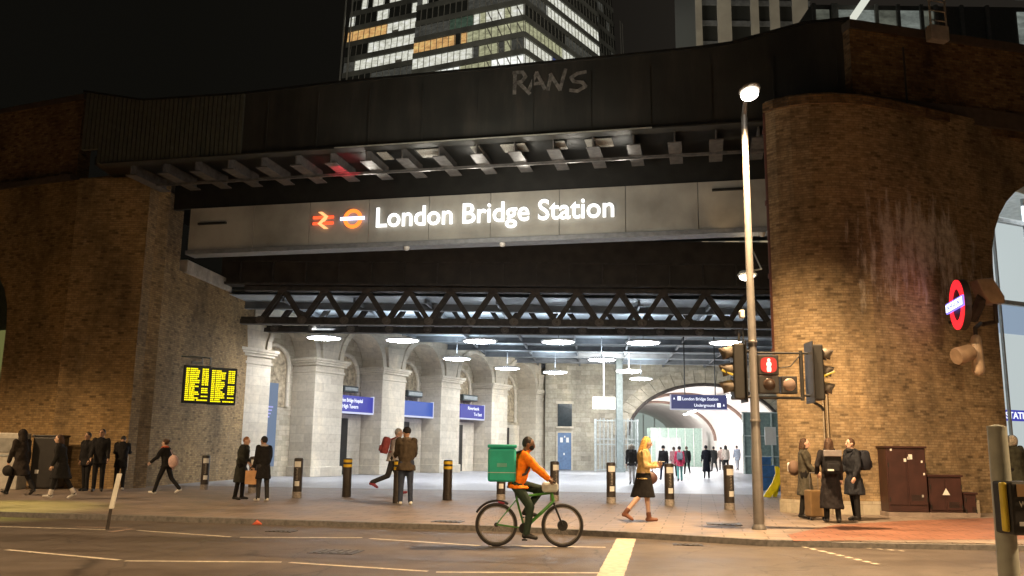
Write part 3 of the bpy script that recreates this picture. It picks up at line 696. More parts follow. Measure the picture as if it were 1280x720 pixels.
# blue name boards over the shops
M_blue = em('backlit blue sign', (.055, .06, .5), .8); M_sgt = em('sign lettering white', (.85, .88, 1), 1.3); M_bright = em('pale lit strip', (.75, .78, 1), .9)
def sign(px0, px1, pyt, pyb, lines, lb_, mat=M_blue):
    pl, a, b = boardpl(px0, pyt, px1, pyb, -.55)
    zt_, zb_ = pl.hit((px0+px1)/2, pyt)[1], pl.hit((px0+px1)/2, pyb)[1]
    t = thing('shop_sign', lb_, 'sign', tuple(pl.W(a[0], zb_)), 0, 'blue signs along the arcade')
    g = MB(); g.pbox(pl, a[0], b[0], zb_, zt_, 0, -.2); g.build('board', mat, t)
    g = MB(); g.pbox(pl, a[0]-.03, b[0]+.03, zb_-.09, zb_-.003, .02, -.2); g.pbox(pl, b[0]+.003, b[0]+.06, zb_, zt_+.05, .02, -.2); g.build('rim', M_bright, t)
    for (tx, f0_, f1_, h0) in lines:
        wd = (b[0]-a[0])
        textmesh(tx, pl.M(a[0]+wd*f0_, zb_+(zt_-zb_)*h0, .0), wd*(f1_-f0_), (zt_-zb_)*.24, M_sgt, 'lettering', t, .01, .012)
    return t
sign(421, 466, 495, 515, [('London Bridge Hospital', .03, .7, .6), ('To High Tavern', .03, .58, .22)], 'blue violet sign with two lines of white words between second and third pilaster')
sign(506, 541, 502, 520, [], 'plain blue sign with no words between third and fourth pilaster', em('backlit plain blue sign', (.05, .13, .6), .8))
sign(576, 605, 506, 523, [('Riverbank', .3, .78, .62), ('To East', .55, .9, .2)], 'small blue sign with short white words left of the fifth pilaster')
M_grey = pm('heater grey', (.3, .33, .33), .5)
for px, py, lb_ in ((439, 487, 'grey box heater above the blue violet sign with words'), (519, 493, 'grey box heater above the plain blue sign'), (588, 498, 'grey box heater above the small blue sign')):
    pl, a, b = boardpl(px-9, py-5, px+9, py+4, -.75); t = thing('wall_heater', lb_, 'heater', tuple(pl.W(a[0], a[1])), 0, 'box heaters over the arcade signs')
    g = MB(); g.pbox(pl, a[0], b[0], b[1], a[1]+.02, 0, -.4); g.build('casing', pm('dark casing', (.03, .04, .04), .5), t)
    g = MB(); g.pbox(pl, a[0]+.1, b[0]-.06, b[1]+.07, a[1]-.06, .03, .002); g.build('grille', M_grey, t)

# ------------------------------------------------------------------ far wall with tunnel arch
YB = 66.0; PB = Pl(0, YB, 0)
back = thing('tunnel_wall', 'stone end wall with a wide arched tunnel mouth at the back of the concourse', 'wall', (9, 66, 0))
acx = PB.hit(883, 540)[0]; ax0 = PB.hit(785, 540)[0]; aw = acx-ax0; crown = PB.hit(885, 481)[1]; sprz = 2.6
arch = [(acx-aw*math.cos(math.pi*k/24), sprz+(crown-sprz)*math.sin(math.pi*k/24)) for k in range(25)]
pts = [(2.6, 0), (ax0, 0)]+arch+[(acx+aw, 0), (26, 0), (26, 7.95), (2.6, 7.95)]
g = MB(); g.prism([PB.W(a, z, -.8) for a, z in pts], PB.n*.8); g.build('wall', brickmat('tunnel wall stone', ((.38, .34, .27), (.46, .42, .33), (.54, .49, .4)), (.3, .27, .21), bw=.7, bh=.35, ms=.01, soot=.35, bmp=.2), back)
g = MB()
for k in range(24):
    def q(e, t, o=0): return PB.W(acx-(aw+e)*math.cos(t), sprz+(crown-sprz+e)*math.sin(t), o)
    t, t1 = math.pi*k/24+.004, math.pi*(k+1)/24-.004; g.prism([q(.0, t), q(1.1, t), q(1.1, t1), q(0, t1)], PB.n*.12)
g.build('voussoir_ring', M_stoneD, back)
g = MB(); g.tube([PB.W(a, z, .16) for a, z in arch], .13, 8); g.build('arch_rim', M_rust, back, smooth=60)
# barrel vault behind
vault = thing('tunnel_vault', 'bright white barrel vault with dark ribs beyond the arch', 'tunnel', (acx, 75, 0))
g = MB(); rings = []
for yy in (0, -45): rings.append([PB.W(a, z, yy-.8) for a, z in [(ax0, 0)]+arch+[(acx+aw, 0)]])
n = len(rings[0]); g.add(rings[0]+rings[1], [(i, i+1, n+i+1, n+i) for i in range(n-1)]); g.build('vault', pm('white vault render', (.72, .66, .62), .6, 0, .08, .5), vault, smooth=50)
for yy in (9, 22):
    g = MB(); g.tube([PB.W(acx+(a-acx)*.985, z*.985, -yy) for a, z in arch], .16, 8); g.build('rib', pm('brown rib', (.2, .13, .1), .6), vault, smooth=60)
g = MB(); g.add([(ax0-2, YB+46, 0), (acx+aw+2, YB+46, 0), (acx+aw+2, YB+46, 7), (ax0-2, YB+46, 7)], [(0, 1, 2, 3)]); g.build('end_glazing', em('pale green lit glazing', (.52, .62, .56), .55), vault)
g = MB()
for k in range(9): g.box((ax0+1+k*1.4, YB+45.8, 3), (.12, .1, 6))
g.box((acx, YB+45.75, 2.6), (12, .1, .15)); g.build('glazing_frame', pm('pale frame', (.5, .55, .52), .5), vault)
# strip lights along the right of the vault
for k in range(7):
    yy = YB+1.5+k*4.0; q = Vector((acx+1.9+k*.30, yy, crown-.75-k*.06))
    t = thing('strip_light', 'bright linear strip light on the tunnel ceiling, '+('nearest of the line', 'second of the line', 'third of the line', 'fourth of the line', 'fifth of the line', 'sixth of the line', 'farthest of the line')[k], 'lamp', tuple(q), 0, 'strip lights on the tunnel ceiling')
    g = MB(); g.box((0, 0, 0), (.3, 2.6, .08)); g.build('tube', em('strip light glow', (.95, .98, 1), 22), t, local=True)
    g = MB(); g.box((0, 0, .09), (.4, 2.8, .08)); g.build('housing', M_grey, t, local=True)
for yy in (69, 76, 86): lamp('POINT', 'tunnel_crown_fill', (acx+.5, yy, 3.3), 380, (1, .95, .92), .5)  # added point lights without fixtures, to brighten the vault crown
for yy in (70, 80, 92): lamp('AREA', 'tunnel_fill', (acx-1, yy, crown-.6), 800, (1, .95, .92), 3.0, (acx-1, yy, 0))
# partition, kiosks and doors in the tunnel
ks = thing('tunnel_kiosk', 'green glass kiosk with a lit white doorway deep in the tunnel', 'kiosk', (acx+2, 90, 0))
g = MB(); g.box((acx+2.2, 91, 1.9), (5.2, 2, 3.8)); g.build('body', pm('sage glass', (.35, .48, .42), .25), ks)
g = MB(); g.box((acx+1.4, 89.95, 1.5), (2.6, .06, 2.7)); g.build('doorway', em('white doorway glow', (.95, .97, .93), .9), ks)
g = MB()
for k in range(7): g.box((acx-.3+k*.85, 89.9, 1.9), (.08, .1, 3.8))
g.build('mullions', pm('kiosk mullion', (.65, .7, .66), .4), ks)
# green glazed screen at the right
sc_ = thing('glass_screen', 'dark green framed glass screen beside the right abutment', 'screen', (13, 55, 0))
g = MB(); q0 = AT(925, 560, 62); g.box((q0.x+3.2, 62, 2.1), (6.0, .1, 4.2)); g.build('glass', pm('green grey glass', (.16, .22, .2), .2), sc_)
g = MB()
for k in range(7): g.box((q0.x+.25+k*.98, 61.9, 2.1), (.09, .12, 4.2))
for z in (1.2, 2.6, 4.2): g.box((q0.x+3.2, 61.88, z), (6.1, .1, .08))
g.build('frame', pm('pale green frame', (.4, .46, .43), .5), sc_)
nq = AT(963, 545, 40); g = MB(); g.box((nq.x, nq.y, nq.z), (.5, .04, .8)); tag(g.build('notice', M_white, origin=(nq.x, nq.y, 1.6)), 'white paper notice pinned on the glass screen by the abutment', 'notice')
# door, dark window, lightbox, gate, steel column
bd = thing('blue_door', 'blue grey steel door with white notices at the end of the arcade', 'door', (4.3, YB, 0))
a = PB.hit(697, 560)[0]; b = PB.hit(714, 560)[0]; zt_ = PB.hit(705, 541)[1]
g = MB(); g.pbox(PB, a, b, 0.05, zt_, .08, .01); g.build('leaf', pm('door blue paint', (.10, .17, .30), .5), bd, bevel=.01)
g = MB(); g.pbox(PB, a-.1, a-.003, 0, zt_+.1, .12, 0); g.pbox(PB, b+.003, b+.1, 0, zt_+.1, .12, 0); g.pbox(PB, a-.1, b+.1, zt_+.003, zt_+.1, .11, 0); g.build('frame', M_stone, bd)
g = MB(); g.pbox(PB, a+.18, a+.38, zt_-.7, zt_-.35, .1, .085); g.pbox(PB, b-.38, b-.18, zt_-.7, zt_-.35, .1, .085); g.pbox(PB, a+.48, a+.56, zt_-.35, zt_-.22, .1, .085); g.pbox(PB, a+.42, a+.52, 1.1, 1.25, .1, .085); g.build('notice', M_white, bd)
dw = thing('dark_window', 'small dark window above the blue door', 'window', (4.3, YB, 3.6)); zt2, zb2 = PB.hit(705, 505)[1], PB.hit(705, 533)[1]
g = MB(); g.pbox(PB, a, b+.05, zb2, zt2, .05, .01); g.build('pane', pm('dark glass', (.03, .04, .045), .15), dw)
g = MB(); g.pbox(PB, a-.12, b+.17, zb2-.14, zb2-.003, .14, .0); g.pbox(PB, a-.12, b+.17, zt2+.003, zt2+.2, .14, 0); g.build('sill', M_stone, dw)
lq = Pl(0, 58, 0); a0, z1 = lq.hit(741, 496); a1, z0 = lq.hit(769, 511)
lbx = thing('light_box', 'bright white rectangular light box on the wall left of the tunnel arch', 'lamp', tuple(lq.W(a0, z0)))
g = MB(); g.pbox(lq, a0, a1, z0, z1, .0, -.15); g.build('lit_face', em('light box face', (1, 1, .92), 3.0), lbx)
g = MB(); g.pbox(lq, a0-.03, a1+.03, z0-.04, z0-.003, .02, -.17); g.pbox(lq, (a0+a1)/2-.04, (a0+a1)/2+.04, z1, 7.9, -.05, -.1); g.build('hanger', M_grey, lbx)
cq = AT(774, 500, 62); g = MB(); g.box((cq.x, 62, 3.95), (.45, .45, 7.9)); g.box((cq.x, 62, .15), (.7, .7, .3)); tag(g.build('steel_column', pm('grey column paint', (.2, .24, .24), .5), origin=(cq.x, 62, 0), bevel=.02), 'grey square steel column behind the gate left of the tunnel', 'column')
gt = thing('metal_gate', 'tall grey metal bar gate folded left of the tunnel arch', 'gate', tuple(G(770, 590)))
gy = G(770, 590).y; g0 = AT(744, 560, gy).x; g1 = AT(797, 560, gy).x; gz = AT(770, 524, gy).z; M_gate = pm('gate grey paint', (.42, .46, .46), .45, .2)
g = MB()
for k in range(22): x = g0+(g1-g0)*k/21; g.tube([(x, gy+(k % 2)*.35, .05), (x, gy+(k % 2)*.35, gz+random.uniform(-.05, .1))], .028, 6)
g.build('bars', M_gate, gt)
g = MB()
for z in (.15, gz*.52, gz*.62, gz-.1): g.box(((g0+g1)/2, gy+.17, z), (g1-g0, .05, .07))
g.build('rails', M_gate, gt)
for x in (g0, g1):
    g = MB(); g.box((x, gy, gz/2), (.12, .12, gz)); g.build('post', M_gate, gt)
# hanging direction sign
hs_ = Pl(0, 45, 0); a0, z1 = hs_.hit(839, 493); a1, z0 = hs_.hit(909, 511.5)
hsn = thing('direction_sign', 'hanging navy sign pointing to the station and the Underground before the tunnel', 'sign', tuple(hs_.W(a0, z0)))
g = MB(); g.pbox(hs_, a0, a1, z0, z1, 0, -.14); g.build('board', em('navy backlit board', (.015, .02, .13), .9), hsn)
g = MB(); g.pbox(hs_, a0-.05, a1+.05, z0-.06, z0-.003, .02, -.16); g.pbox(hs_, a0-.05, a0-.003, z0, z1, .02, -.16); g.build('rim', em('sign rim glow', (.6, .6, .75), .7), hsn)
H_ = z1-z0; Wd = a1-a0
textmesh('London Bridge Station', hs_.M(a0+Wd*.2, z0+H_*.6, 0), Wd*.64, H_*.22, M_sgt, 'lettering', hsn, .01, .01)
textmesh('Underground', hs_.M(a0+Wd*.41, z0+H_*.15, 0), Wd*.37, H_*.22, M_sgt, 'lettering', hsn, .01, .01)
g = MB(); g.pbox(hs_, a0+Wd*.11, a0+Wd*.175, z0+H_*.58, z0+H_*.88, .012, .002); g.pbox(hs_, a0+Wd*.82, a0+Wd*.885, z0+H_*.12, z0+H_*.42, .012, .002)
for cx in (.05, .94): 
    zz = z0+H_*(.72 if cx < .5 else .27); g.prism([hs_.W(a0+Wd*cx-.05, zz-.05, .003), hs_.W(a0+Wd*cx+.05, zz-.05, .003), hs_.W(a0+Wd*cx, zz+.07, .003)], hs_.n*.01)
g.build('symbol', M_sgt, hsn)
g = MB()
for f_ in (.25, .8): g.tube([hs_.W(a0+Wd*f_, z1, -.07), hs_.W(a0+Wd*f_, 7.9, -.07)], .03, 6)
g.build('hanger', M_black, hsn)

# ------------------------------------------------------------------ glass tower behind
tw = thing('glass_tower', 'tall tapering glass office tower with lit floors rising behind the bridge', 'tower', (2, 180, 0))
CQ = AT(657, 60, 170); CX, CY = CQ.x, CQ.y
dl = Vector((-math.cos(R(25)), math.sin(R(25)), 0)); dr = Vector((math.cos(R(56)), math.sin(R(56)), 0))
def zc(py): return AT(657, py, 170).z
zf = [zc(80), zc(58)]; FH = zf[1]-zf[0]
def hitdir(px, d):
    r_ = ray(px, 60); # C + d*s = t r
    det = d.x*(-r_.y)-d.y*(-r_.x); s_ = (-CX*(-r_.y)+CY*(-r_.x))/det; return s_
LA = hitdir(513, dl); LB = hitdir(415, dl); RA = hitdir(757, dr); RB = hitdir(791, dr)
base = zf[0]-FH*22
axis = Vector((CX, CY, 0))+dl*(LB*.5)+dr*(RB*.5)
def tp(p, z):  # taper towards the axis
    k = 1-max(0, (z-70))*.0020; q = axis+(Vector((p.x, p.y, 0))-axis)*k; return Vector((q.x, q.y, z))
c0 = Vector((CX, CY, 0))
mats_w = [pm('dark office glass', (.05, .055, .05), .25, .2, .3, .3, 0), emv('office white light', (.88, .88, .74), .9), emv('office bright light', (.95, .97, .9), 1.3), emv('office amber light', (1, .55, .2), .75),
          emv('office green light', (.18, .3, .2), .22), emv('office yellow green light', (.7, .7, .42), .55), emv('office dim light', (.2, .2, .17), .25), em('office blue light', (.1, .15, .5), .3)]
ext = dl*0
def litA(f, q):     # left face near the corner; q = 0 corner .. 1 left
    if f == 0: return 2 if q < .3 or random.random() < .2 else (5 if .3 < q < .55 else 1)
    if f == 1: return 1 if q > .45 else (5 if random.random() < .5 else 6)
    if f == 2: return (5 if q < .5 else (3 if random.random() < .8 else 0))
    if f == 3: return (5 if random.random() < .4 else 1) if q < .42 else (4 if q < .68 else 6)
    if f == 4: return 6 if q < .5 else 0
    return random.choice([0, 0, 1, 6])
def litB(f, q):
    if f == -1: return 2 if q < .75 else 3
    if f == 0: return 3 if q > .6 else 0
    if f == 1: return 6 if q < .6 else 0
    if f == 2: return 1 if q < .85 else 6
    if f == 3: return 1 if q < .7 else 0
    if f == 4: return 3 if q > .4 else 1
    return random.choice([0, 0, 1])
def litR(f, q):
    if f == 0: return 1 if q < .75 else 6
    if f == 1: return 7 if .3 < q < .5 else (1 if q < .3 else 6)
    if f == 2: return 5 if q < .45 else 1
    if f == 4: return 1 if q > .25 else 6
    if f == 5: return 1
    if f == 3: return 6 if q > .5 else 0
    return 0
faces = [('A', c0, dl, 0, LA, litA), ('B', c0-dr*0+(-Vector((dl.y, -dl.x, 0))*0), dl, LA+1.2, LB, litB), ('R', c0, dr, 0, RA, litR), ('R2', c0, dr, RA+.8, RB, lambda f, q: 6 if random.random() < .12 else 0)]
fr = MB(); dark = MB(); span = MB(); nlit = 0
for nm, o, d, s0, s1, lit in faces:
    nrm = Vector((d.y, -d.x, 0)) if d.x > 0 else Vector((-d.y, d.x, 0))
    setb = -2.5 if nm in ('B', 'R2') else 0
    nb = max(3, int((s1-s0)/1.55))
    for f in range(-22, 10):
        z0 = zf[0]+f*FH; z1 = z0+FH*.68; row = {}
        # spandrel
        P = [tp(o+d*s_+nrm*(setb+.25), z) for s_, z in ((s0, z1), (s1, z1), (s1, z0+FH), (s0, z0+FH))]
        span.prism(P, -nrm*.6)
        # floor soffit and back wall so that the lit rooms have depth
        run = None
        for b in range(nb):
            k = lit(f, (b+.5)/nb) if -2 < f < 9 else (6 if random.random() < .15 else 0)
            if nm in ('A', 'R') and b == 0 and f > 1: k = 5 if f in (2,) else k
            sa_, sb_ = s0+(s1-s0)*b/nb, s0+(s1-s0)*(b+1)/nb
            row.setdefault(k, []).append((sa_, sb_))
            P = [tp(o+d*sa_+nrm*(setb+.12), z) for z in (z0, z1)]
            fr.obox(P[0], d*.13, P[1]-P[0], nrm*.12)
            if random.random() < .06 and k in (1, 2, 5):
                fr.obox(P[0], d*((sb_-sa_)), Vector((0, 0, .35*random.random()+.5)), -nrm*.05)
        for k, ss in row.items():
            if k == 0:
                for sa_, sb_ in ss: dark.add([tp(o+d*s_+nrm*setb, z) for s_, z in ((sa_, z0), (sb_, z0), (sb_, z1), (sa_, z1))], [(0, 1, 2, 3)])
            else:
                g = MB(); prev = None
                for sa_, sb_ in ss:
                    if prev is not None and abs(prev-sa_) > 1e-6 and -2 < f < 9: g.build('lit_floor', mats_w[k], tw); g = MB()
                    prev = sb_
                    g.add([tp(o+d*s_+nrm*(setb-.0), z) for s_, z in ((sa_, z0), (sb_, z0), (sb_, z1-.12), (sa_, z1-.12))], [(0, 1, 2, 3)])
                if -2 < f < 9: g.build('lit_floor', mats_w[k], tw)
                else: dark.v += [] ; g.build('lit_floor', mats_w[k], tw) if f % 6 == 0 else None
            if k and not (-2 < f < 9) and f % 6:
                for sa_, sb_ in ss: dark.add([tp(o+d*s_+nrm*setb, z) for s_, z in ((sa_, z0), (sb_, z0), (sb_, z1), (sa_, z1))], [(0, 1, 2, 3)])
dark.build('dark_glazing', mats_w[0], tw); span.build('spandrel_cladding', pm('grey glass spandrel', (.20, .21, .19), .35, .2, .35, .25, 0), tw)
lamp('AREA', 'city_glow_front', (-20, 95, 60), 15000, (1, .9, .75), 30, (CX, CY, 85))  # added area lights that brighten the tower cladding, no source modelled
lamp('AREA', 'city_glow_side', (90, 110, 70), 15000, (1, .9, .75), 30, (CX+10, CY+10, 85))
# slanted braces visible behind the glass near the corner
for f in range(0, 5):
    z0 = zf[0]+f*FH
    for k in range(4): s_ = .5+k*2.4; fr.obox(tp(c0+dl*s_+Vector((0, 0, 0))-Vector((0, .15, 0)), z0), dl*.25, tp(c0+dl*(s_+1.2), z0+FH*.66)-tp(c0+dl*s_, z0), Vector((0, -.1, 0)))
for s_, d in ((LB, dl), (LB-2, dl), (RB, dr), (RB-1.3, dr)): fr.obox(tp(c0+d*s_, 0), d*.35, tp(c0+d*s_, 110)-tp(c0+d*s_, 0), Vector((0, -.4, 0)))
fr.build('mullion_frame', pm('pale mullion', (.4, .4, .36), .4, .3), tw)

# concrete tower block, upper right
ct = thing('concrete_tower', 'pale concrete tower block with vertical window strips, upper right', 'tower', (38, 118, 0))
Yc = 118; x0 = AT(871, 30, Yc).x; x1 = AT(1013, 30, Yc).x; M_con = em('tower concrete under city glow', (.05, .045, .036), .0)
M_con = pm('tower concrete', (.35, .33, .28), .8, 0, .2, .3)
g = MB(); g.box(((x0+x1)/2, Yc+8, 45), (x1-x0, 16, 90)); g.build('block', pm('tower glass dark', (.03, .032, .03), .4), ct)
for px, wpx in ((873, 8), (905, 18), (943, 10), (968, 12), (1000, 20)):
    a = AT(px, 30, Yc).x; ww = wpx*Yc/1100
    g = MB(); g.box((a, Yc-.3, 45), (ww, .6, 90)); g.build('fin', M_con, ct)
g = MB()
for k in range(28): g.box(((x0+x1)/2, Yc-.1, 1.5+k*3.2), (x1-x0, .15, .8))
g.build('floor_band', M_beamg, ct)
for px in (886, 923): lamp('AREA', 'tower_fill', (AT(px, 100, Yc).x, Yc-22, 16), 3800, (1, .85, .6), 5, (AT(px, 30, Yc).x, Yc, 55))  # added area lights that lift the concrete fins, no fixtures there
# glazed pavilion behind the brick parapet
gp = thing('glazed_block', 'glass fronted block with a lit diagonal brace behind the right parapet', 'building', (30, 62, 0))
Yg = 60; xa = AT(1014, 10, Yg).x; xb = AT(1420, 10, Yg).x
g = MB(); g.box(((xa+xb)/2, Yg+4, 17), (xb-xa, 8, 34)); g.build('body', pm('grey cladding', (.12, .115, .1), .6), gp)
for pa, pb_, k in ((1018, 1036, 6), (1046, 1092, 1), (1097, 1120, 5), (1122, 1150, 1), (1150, 1166, 6), (1270, 1280, 1), (1300, 1380, 1)):
    g = MB(); xx0, xx1 = AT(pa, 10, Yg).x, AT(pb_, 10, Yg).x
    for fl in range(4): g.box(((xx0+xx1)/2, Yg-.02, 24.5+fl*4-.4), (xx1-xx0, .06, 3.0))
    g.build('window', emv('pavilion window glow', (.4, .42, .33), .22) if k != 1 else emv('pavilion window bright', (.5, .56, .5), .32), gp)
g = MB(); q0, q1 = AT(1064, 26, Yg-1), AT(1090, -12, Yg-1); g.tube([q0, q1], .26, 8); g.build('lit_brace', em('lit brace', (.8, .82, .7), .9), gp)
g = MB()
for px in (1016, 1040, 1044, 1094, 1121, 1150, 1168, 1200, 1232): x = AT(px, 10, Yg).x; g.box((x, Yg-.15, 17), (.25, .2, 34))
g.build('mullion', pm('pavilion mullion', (.2, .19, .17), .5), gp)

# ------------------------------------------------------------------ lit hall behind the right arch
rh = thing('lit_hall', 'bright white station hall seen through the arch at the right edge', 'hall', tuple(PW.W(sj+2, 0, -3)))
g = MB(); g.obox(PW.W(sj-.6, 0, -4.2), PW.u*16, (0, 0, 10), -PW.n*.2); g.build('back_wall', em('hall wall self glow', (.62, .70, .70), .8), rh)  # back wall and bands glow by material to make the hall bright
g = MB(); g.obox(PW.W(sj-.6, 0, -1.02), PW.n*-3.1, (0, 0, 10), PW.u*.05); g.build('side_wall', pm('hall plaster', (.7, .72, .72), .5), rh)
g = MB(); g.obox(PW.W(sj-.6, 9.8, -1.02), PW.n*-3.1, (0, 0, .1), PW.u*16); g.build('ceiling', MATS['hall plaster'], rh)
g = MB()
for z in (6.0, 8.6): g.obox(PW.W(sj-.5, z, -1.6), PW.u*14, (0, 0, .13), -PW.n*.13)
for k in range(9): g.obox(PW.W(sj+.9+k*1.5, 0, -1.6), PW.u*.06, (0, 0, 9.5), -PW.n*.08)
g.obox(PW.W(sj+.3, 5.9, -1.5), PW.u*.1, (0, 0, .5), -PW.n*.1)
g.build('glazing_bar', pm('hall frame', (.4, .42, .43), .4), rh)
g = MB(); g.obox(PW.W(sj-.5, 5.6, -4.05), PW.u*15.5, (0, 0, 1.1), -PW.n*.05); g.build('blue_band', em('pale blue glass band', (.42, .55, .72), .6), rh)
g = MB(); g.obox(PW.W(sj-.5, .9, -4.05), PW.u*15.5, (0, 0, .5), -PW.n*.05); g.build('green_band', em('green light band', (.5, .8, .2), .7), rh)
PH = Pl(*(PW.W(0, 0, -2.2).xy), -25); a0, z1 = PH.hit(1256, 512); z0 = PH.hit(1265, 526)[1]
g = MB(); g.pbox(PH, a0, a0+3, z0, z1, 0, -.1); g.build('sign_board', M_blue, rh)
textmesh('STATION', PH.M(a0+.02, z0+.07, 0), 1.35, (z1-z0)*.62, M_sgt, 'lettering', rh, .01, .02)
lamp('AREA', 'hall_light', tuple(PW.W(sj+4, 9.3, -2.5)), 260, (.85, .95, 1), 3, tuple(PW.W(sj+3, 0, -3)))

# ------------------------------------------------------------------ street furniture
lp = thing('street_lamp', 'tall pale street lamp with glowing head beside the traffic signals', 'street lamp', tuple(G(949, 662)), 0, 'street lamps along the road')
g = MB(); g.tube([(0, 0, 0), (0, 0, 1.5), (0, 0, 1.53), (0, 0, 8.35)], [.105, .1, .09, .062], 16); g.build('post', M_post, lp, smooth=40, local=True)
g = MB(); g.lathe((0, 0, 0), [(.14, 0), (.14, .04), (.11, .1)], 16); g.lathe((0, 0, 2.05), [(.103, 0), (.103, .03), (.097, .04)], 16); g.lathe((0, 0, 3.6), [(.1, 0), (.1, .03), (.09, .04)], 16); g.build('collar', M_post, lp, smooth=40, local=True)
L0 = G(949, 662); hq = AT(937, 118, L0.y-1.0)-L0
g = MB(); g.tube([(0, 0, 8.3), (0, -.04, 8.42), (hq.x*.4, -.35, hq.z+.12), (hq.x, hq.y+.2, hq.z+.12)], [.06, .055, .045, .04], 10); g.build('arm', M_post, lp, smooth=50, local=True)
g = MB(); g.ell((hq.x, hq.y, hq.z+.09), (.2, .34, .075)); g.build('head', pm('lamp head shell', (.3, .28, .25), .5), lp, smooth=50, local=True)
g = MB(); g.ell((hq.x, hq.y, hq.z), (.165, .25, .1)); g.build('lens', em('warm lamp glow', (1, .93, .8), 30), lp, smooth=60, local=True)
L = G(949, 662)
def street_light(loc, e, spot=158, dy=0.0, bl=.35): return lamp('SPOT', 'street_light', loc, e, (1, .67, .36), .22, (loc[0], loc[1]+dy, 0), spot, bl)
street_light((L.x+hq.x, L.y+hq.y, hq.z-.16), 9500, 152, 0, .55)
dup(lp, (-9.5, 3.6, 0), 0, 'street lamp on the near pavement, outside the picture at left'); street_light((-9.5, 3.6, 8.4), 10500, 138, 3.0, .7)
dup(lp, (10.5, 3.2, 0), 0, 'street lamp on the near pavement, outside the picture at right'); street_light((10.5, 3.2, 8.4), 13500, 138, 2.6, .7)
dup(lp, (-20, 20.5, 0), 0, 'street lamp on the far pavement, outside the picture at left'); street_light((-20, 20.5, 8.4), 7000, 140)

# traffic signals on the post: heights and sizes
Yp = L.y
def z_at(py, Y=Yp): return AT(949, py, Y).z
M_house = pm('signal housing black', (.03, .028, .025), .5); M_visor = pm('signal visor dusty', (.15, .125, .1), .55)
def signal(x, direction, lbl):
    z0, z1 = z_at(500), z_at(431); h = z1-z0
    t = thing('traffic_signal', lbl, 'traffic light', (x, Yp-.05, z0), 0, 'side-on traffic signals on the lamp post bracket')
    g = MB(); g.box((x, Yp-.05, z0+h/2), (.22, .34, h)); g.build('housing', M_house, t, bevel=.03)
    g = MB(); g.box((x-direction*.125, Yp-.05, z0+h/2), (.02, .5, h+.12)); g.build('backing_board', M_house, t, bevel=.01)
    Mz = Matrix.Rotation(math.pi/2*direction, 3, 'Y')
    for k, (nm, col, st) in enumerate((('red', (.12, .01, .01), 0), ('amber', (1, .55, .03), 6), ('green', (.01, .1, .04), 0))):
        zc_ = z1-.17-k*.335; lens = MB(); lens.ell((x+direction*.11, Yp-.05, zc_), (.03, .105, .105)); lens.build('lens', em('amber lens lit', col, st) if st else pm(nm+' lens unlit', col, .3), t, smooth=60)
        g = MB(); rings = []
        for j, (e, ln) in enumerate(((0, 0), (1, 1))):
            ring = []
            for q in range(15):
                a = R(-40)+R(260)*q/14
                lng = .04+(.22 if j else 0)*(.55+.45*math.sin(max(0, min(math.pi, a))) if True else 1)
                ring.append(Vector((x+direction*(.1+(lng if j else 0)), Yp-.05+.125*math.cos(a), zc_+.125*math.sin(a)-(.05 if j else 0))))
            rings.append(ring)
        n = 15; vs = rings[0]+rings[1]; g.add(vs, [(i, i+1, n+i+1, n+i) for i in range(n-1)])
        v = g.build('visor', M_visor, t, smooth=60); so_ = v.modifiers.new('thick', 'SOLIDIFY'); so_.thickness = .012
        if k == 1:
            g = MB(); g.tube([(x+direction*.12, Yp-.17, zc_-.11), (x+direction*.33, Yp-.16, zc_-.02-.0)], .022, 6); g.build('visor_lip_glow', em('amber glow on lip', (1, .55, .04), .9), t)  # glowing rod puts the amber lamp's light on the visor edge
    return t
signal(AT(921, 470, Yp).x, -1, 'black traffic signal left of the lamp post, its hoods pointing left')
signal(AT(1019, 470, Yp).x, 1, 'black traffic signal right of the red one, its hoods pointing right')
# bracket frame
bf = thing('signal_bracket', 'dark tube frame holding the signals on the lamp post', 'bracket', (L.x, Yp, 2.6))
xr = AT(1002, 470, Yp).x; g = MB()
zt_, zb_ = z_at(441), z_at(497)
g.tube([(L.x, Yp-.0, zt_), (xr, Yp, zt_)], .022, 8); g.tube([(L.x, Yp, zb_), (xr, Yp, zb_)], .03, 8); g.tube([(xr, Yp, zb_-.05), (xr, Yp, zt_+.05)], .04, 8)
g.tube([(xr, Yp, zt_), (xr+.2, Yp, zt_)], .02, 8); g.tube([(xr, Yp, zb_+.05), (xr+.2, Yp, zb_+.05)], .02, 8)
xl = AT(921, 470, Yp).x; g.tube([(xl, Yp, zb_+.03), (L.x, Yp, zb_)], .025, 8); g.tube([(xl, Yp, zt_+.1), (L.x, Yp, zt_)], .022, 8)
g.build('tube_frame', M_house, bf, smooth=50)
g = MB(); g.tube([AT(958, 452, Yp-.03), AT(975, 460, Yp-.03), AT(988, 458, Yp-.03), AT(1000, 444, Yp-.03)], .012, 6); g.tube([AT(1012, 500, Yp), AT(1026, 508, Yp), AT(1030, 513, Yp)], .03, 6); g.build('cable', M_house, bf)
ds = thing('signal_detector', 'small white detector on a thin rod above the left signal', 'sensor', tuple(AT(928, 430, Yp)))
g = MB(); g.tube([AT(929, 434, Yp), AT(929, 405, Yp)], .012, 6); g.tube([AT(923.5, 434, Yp), AT(923.5, 417, Yp)], .02, 6); g.build('rod', M_house, ds)
g = MB(); q = AT(927, 393, Yp); g.box(q, (.09, .16, .16)); g.build('sensor_box', M_white, ds, bevel=.02)
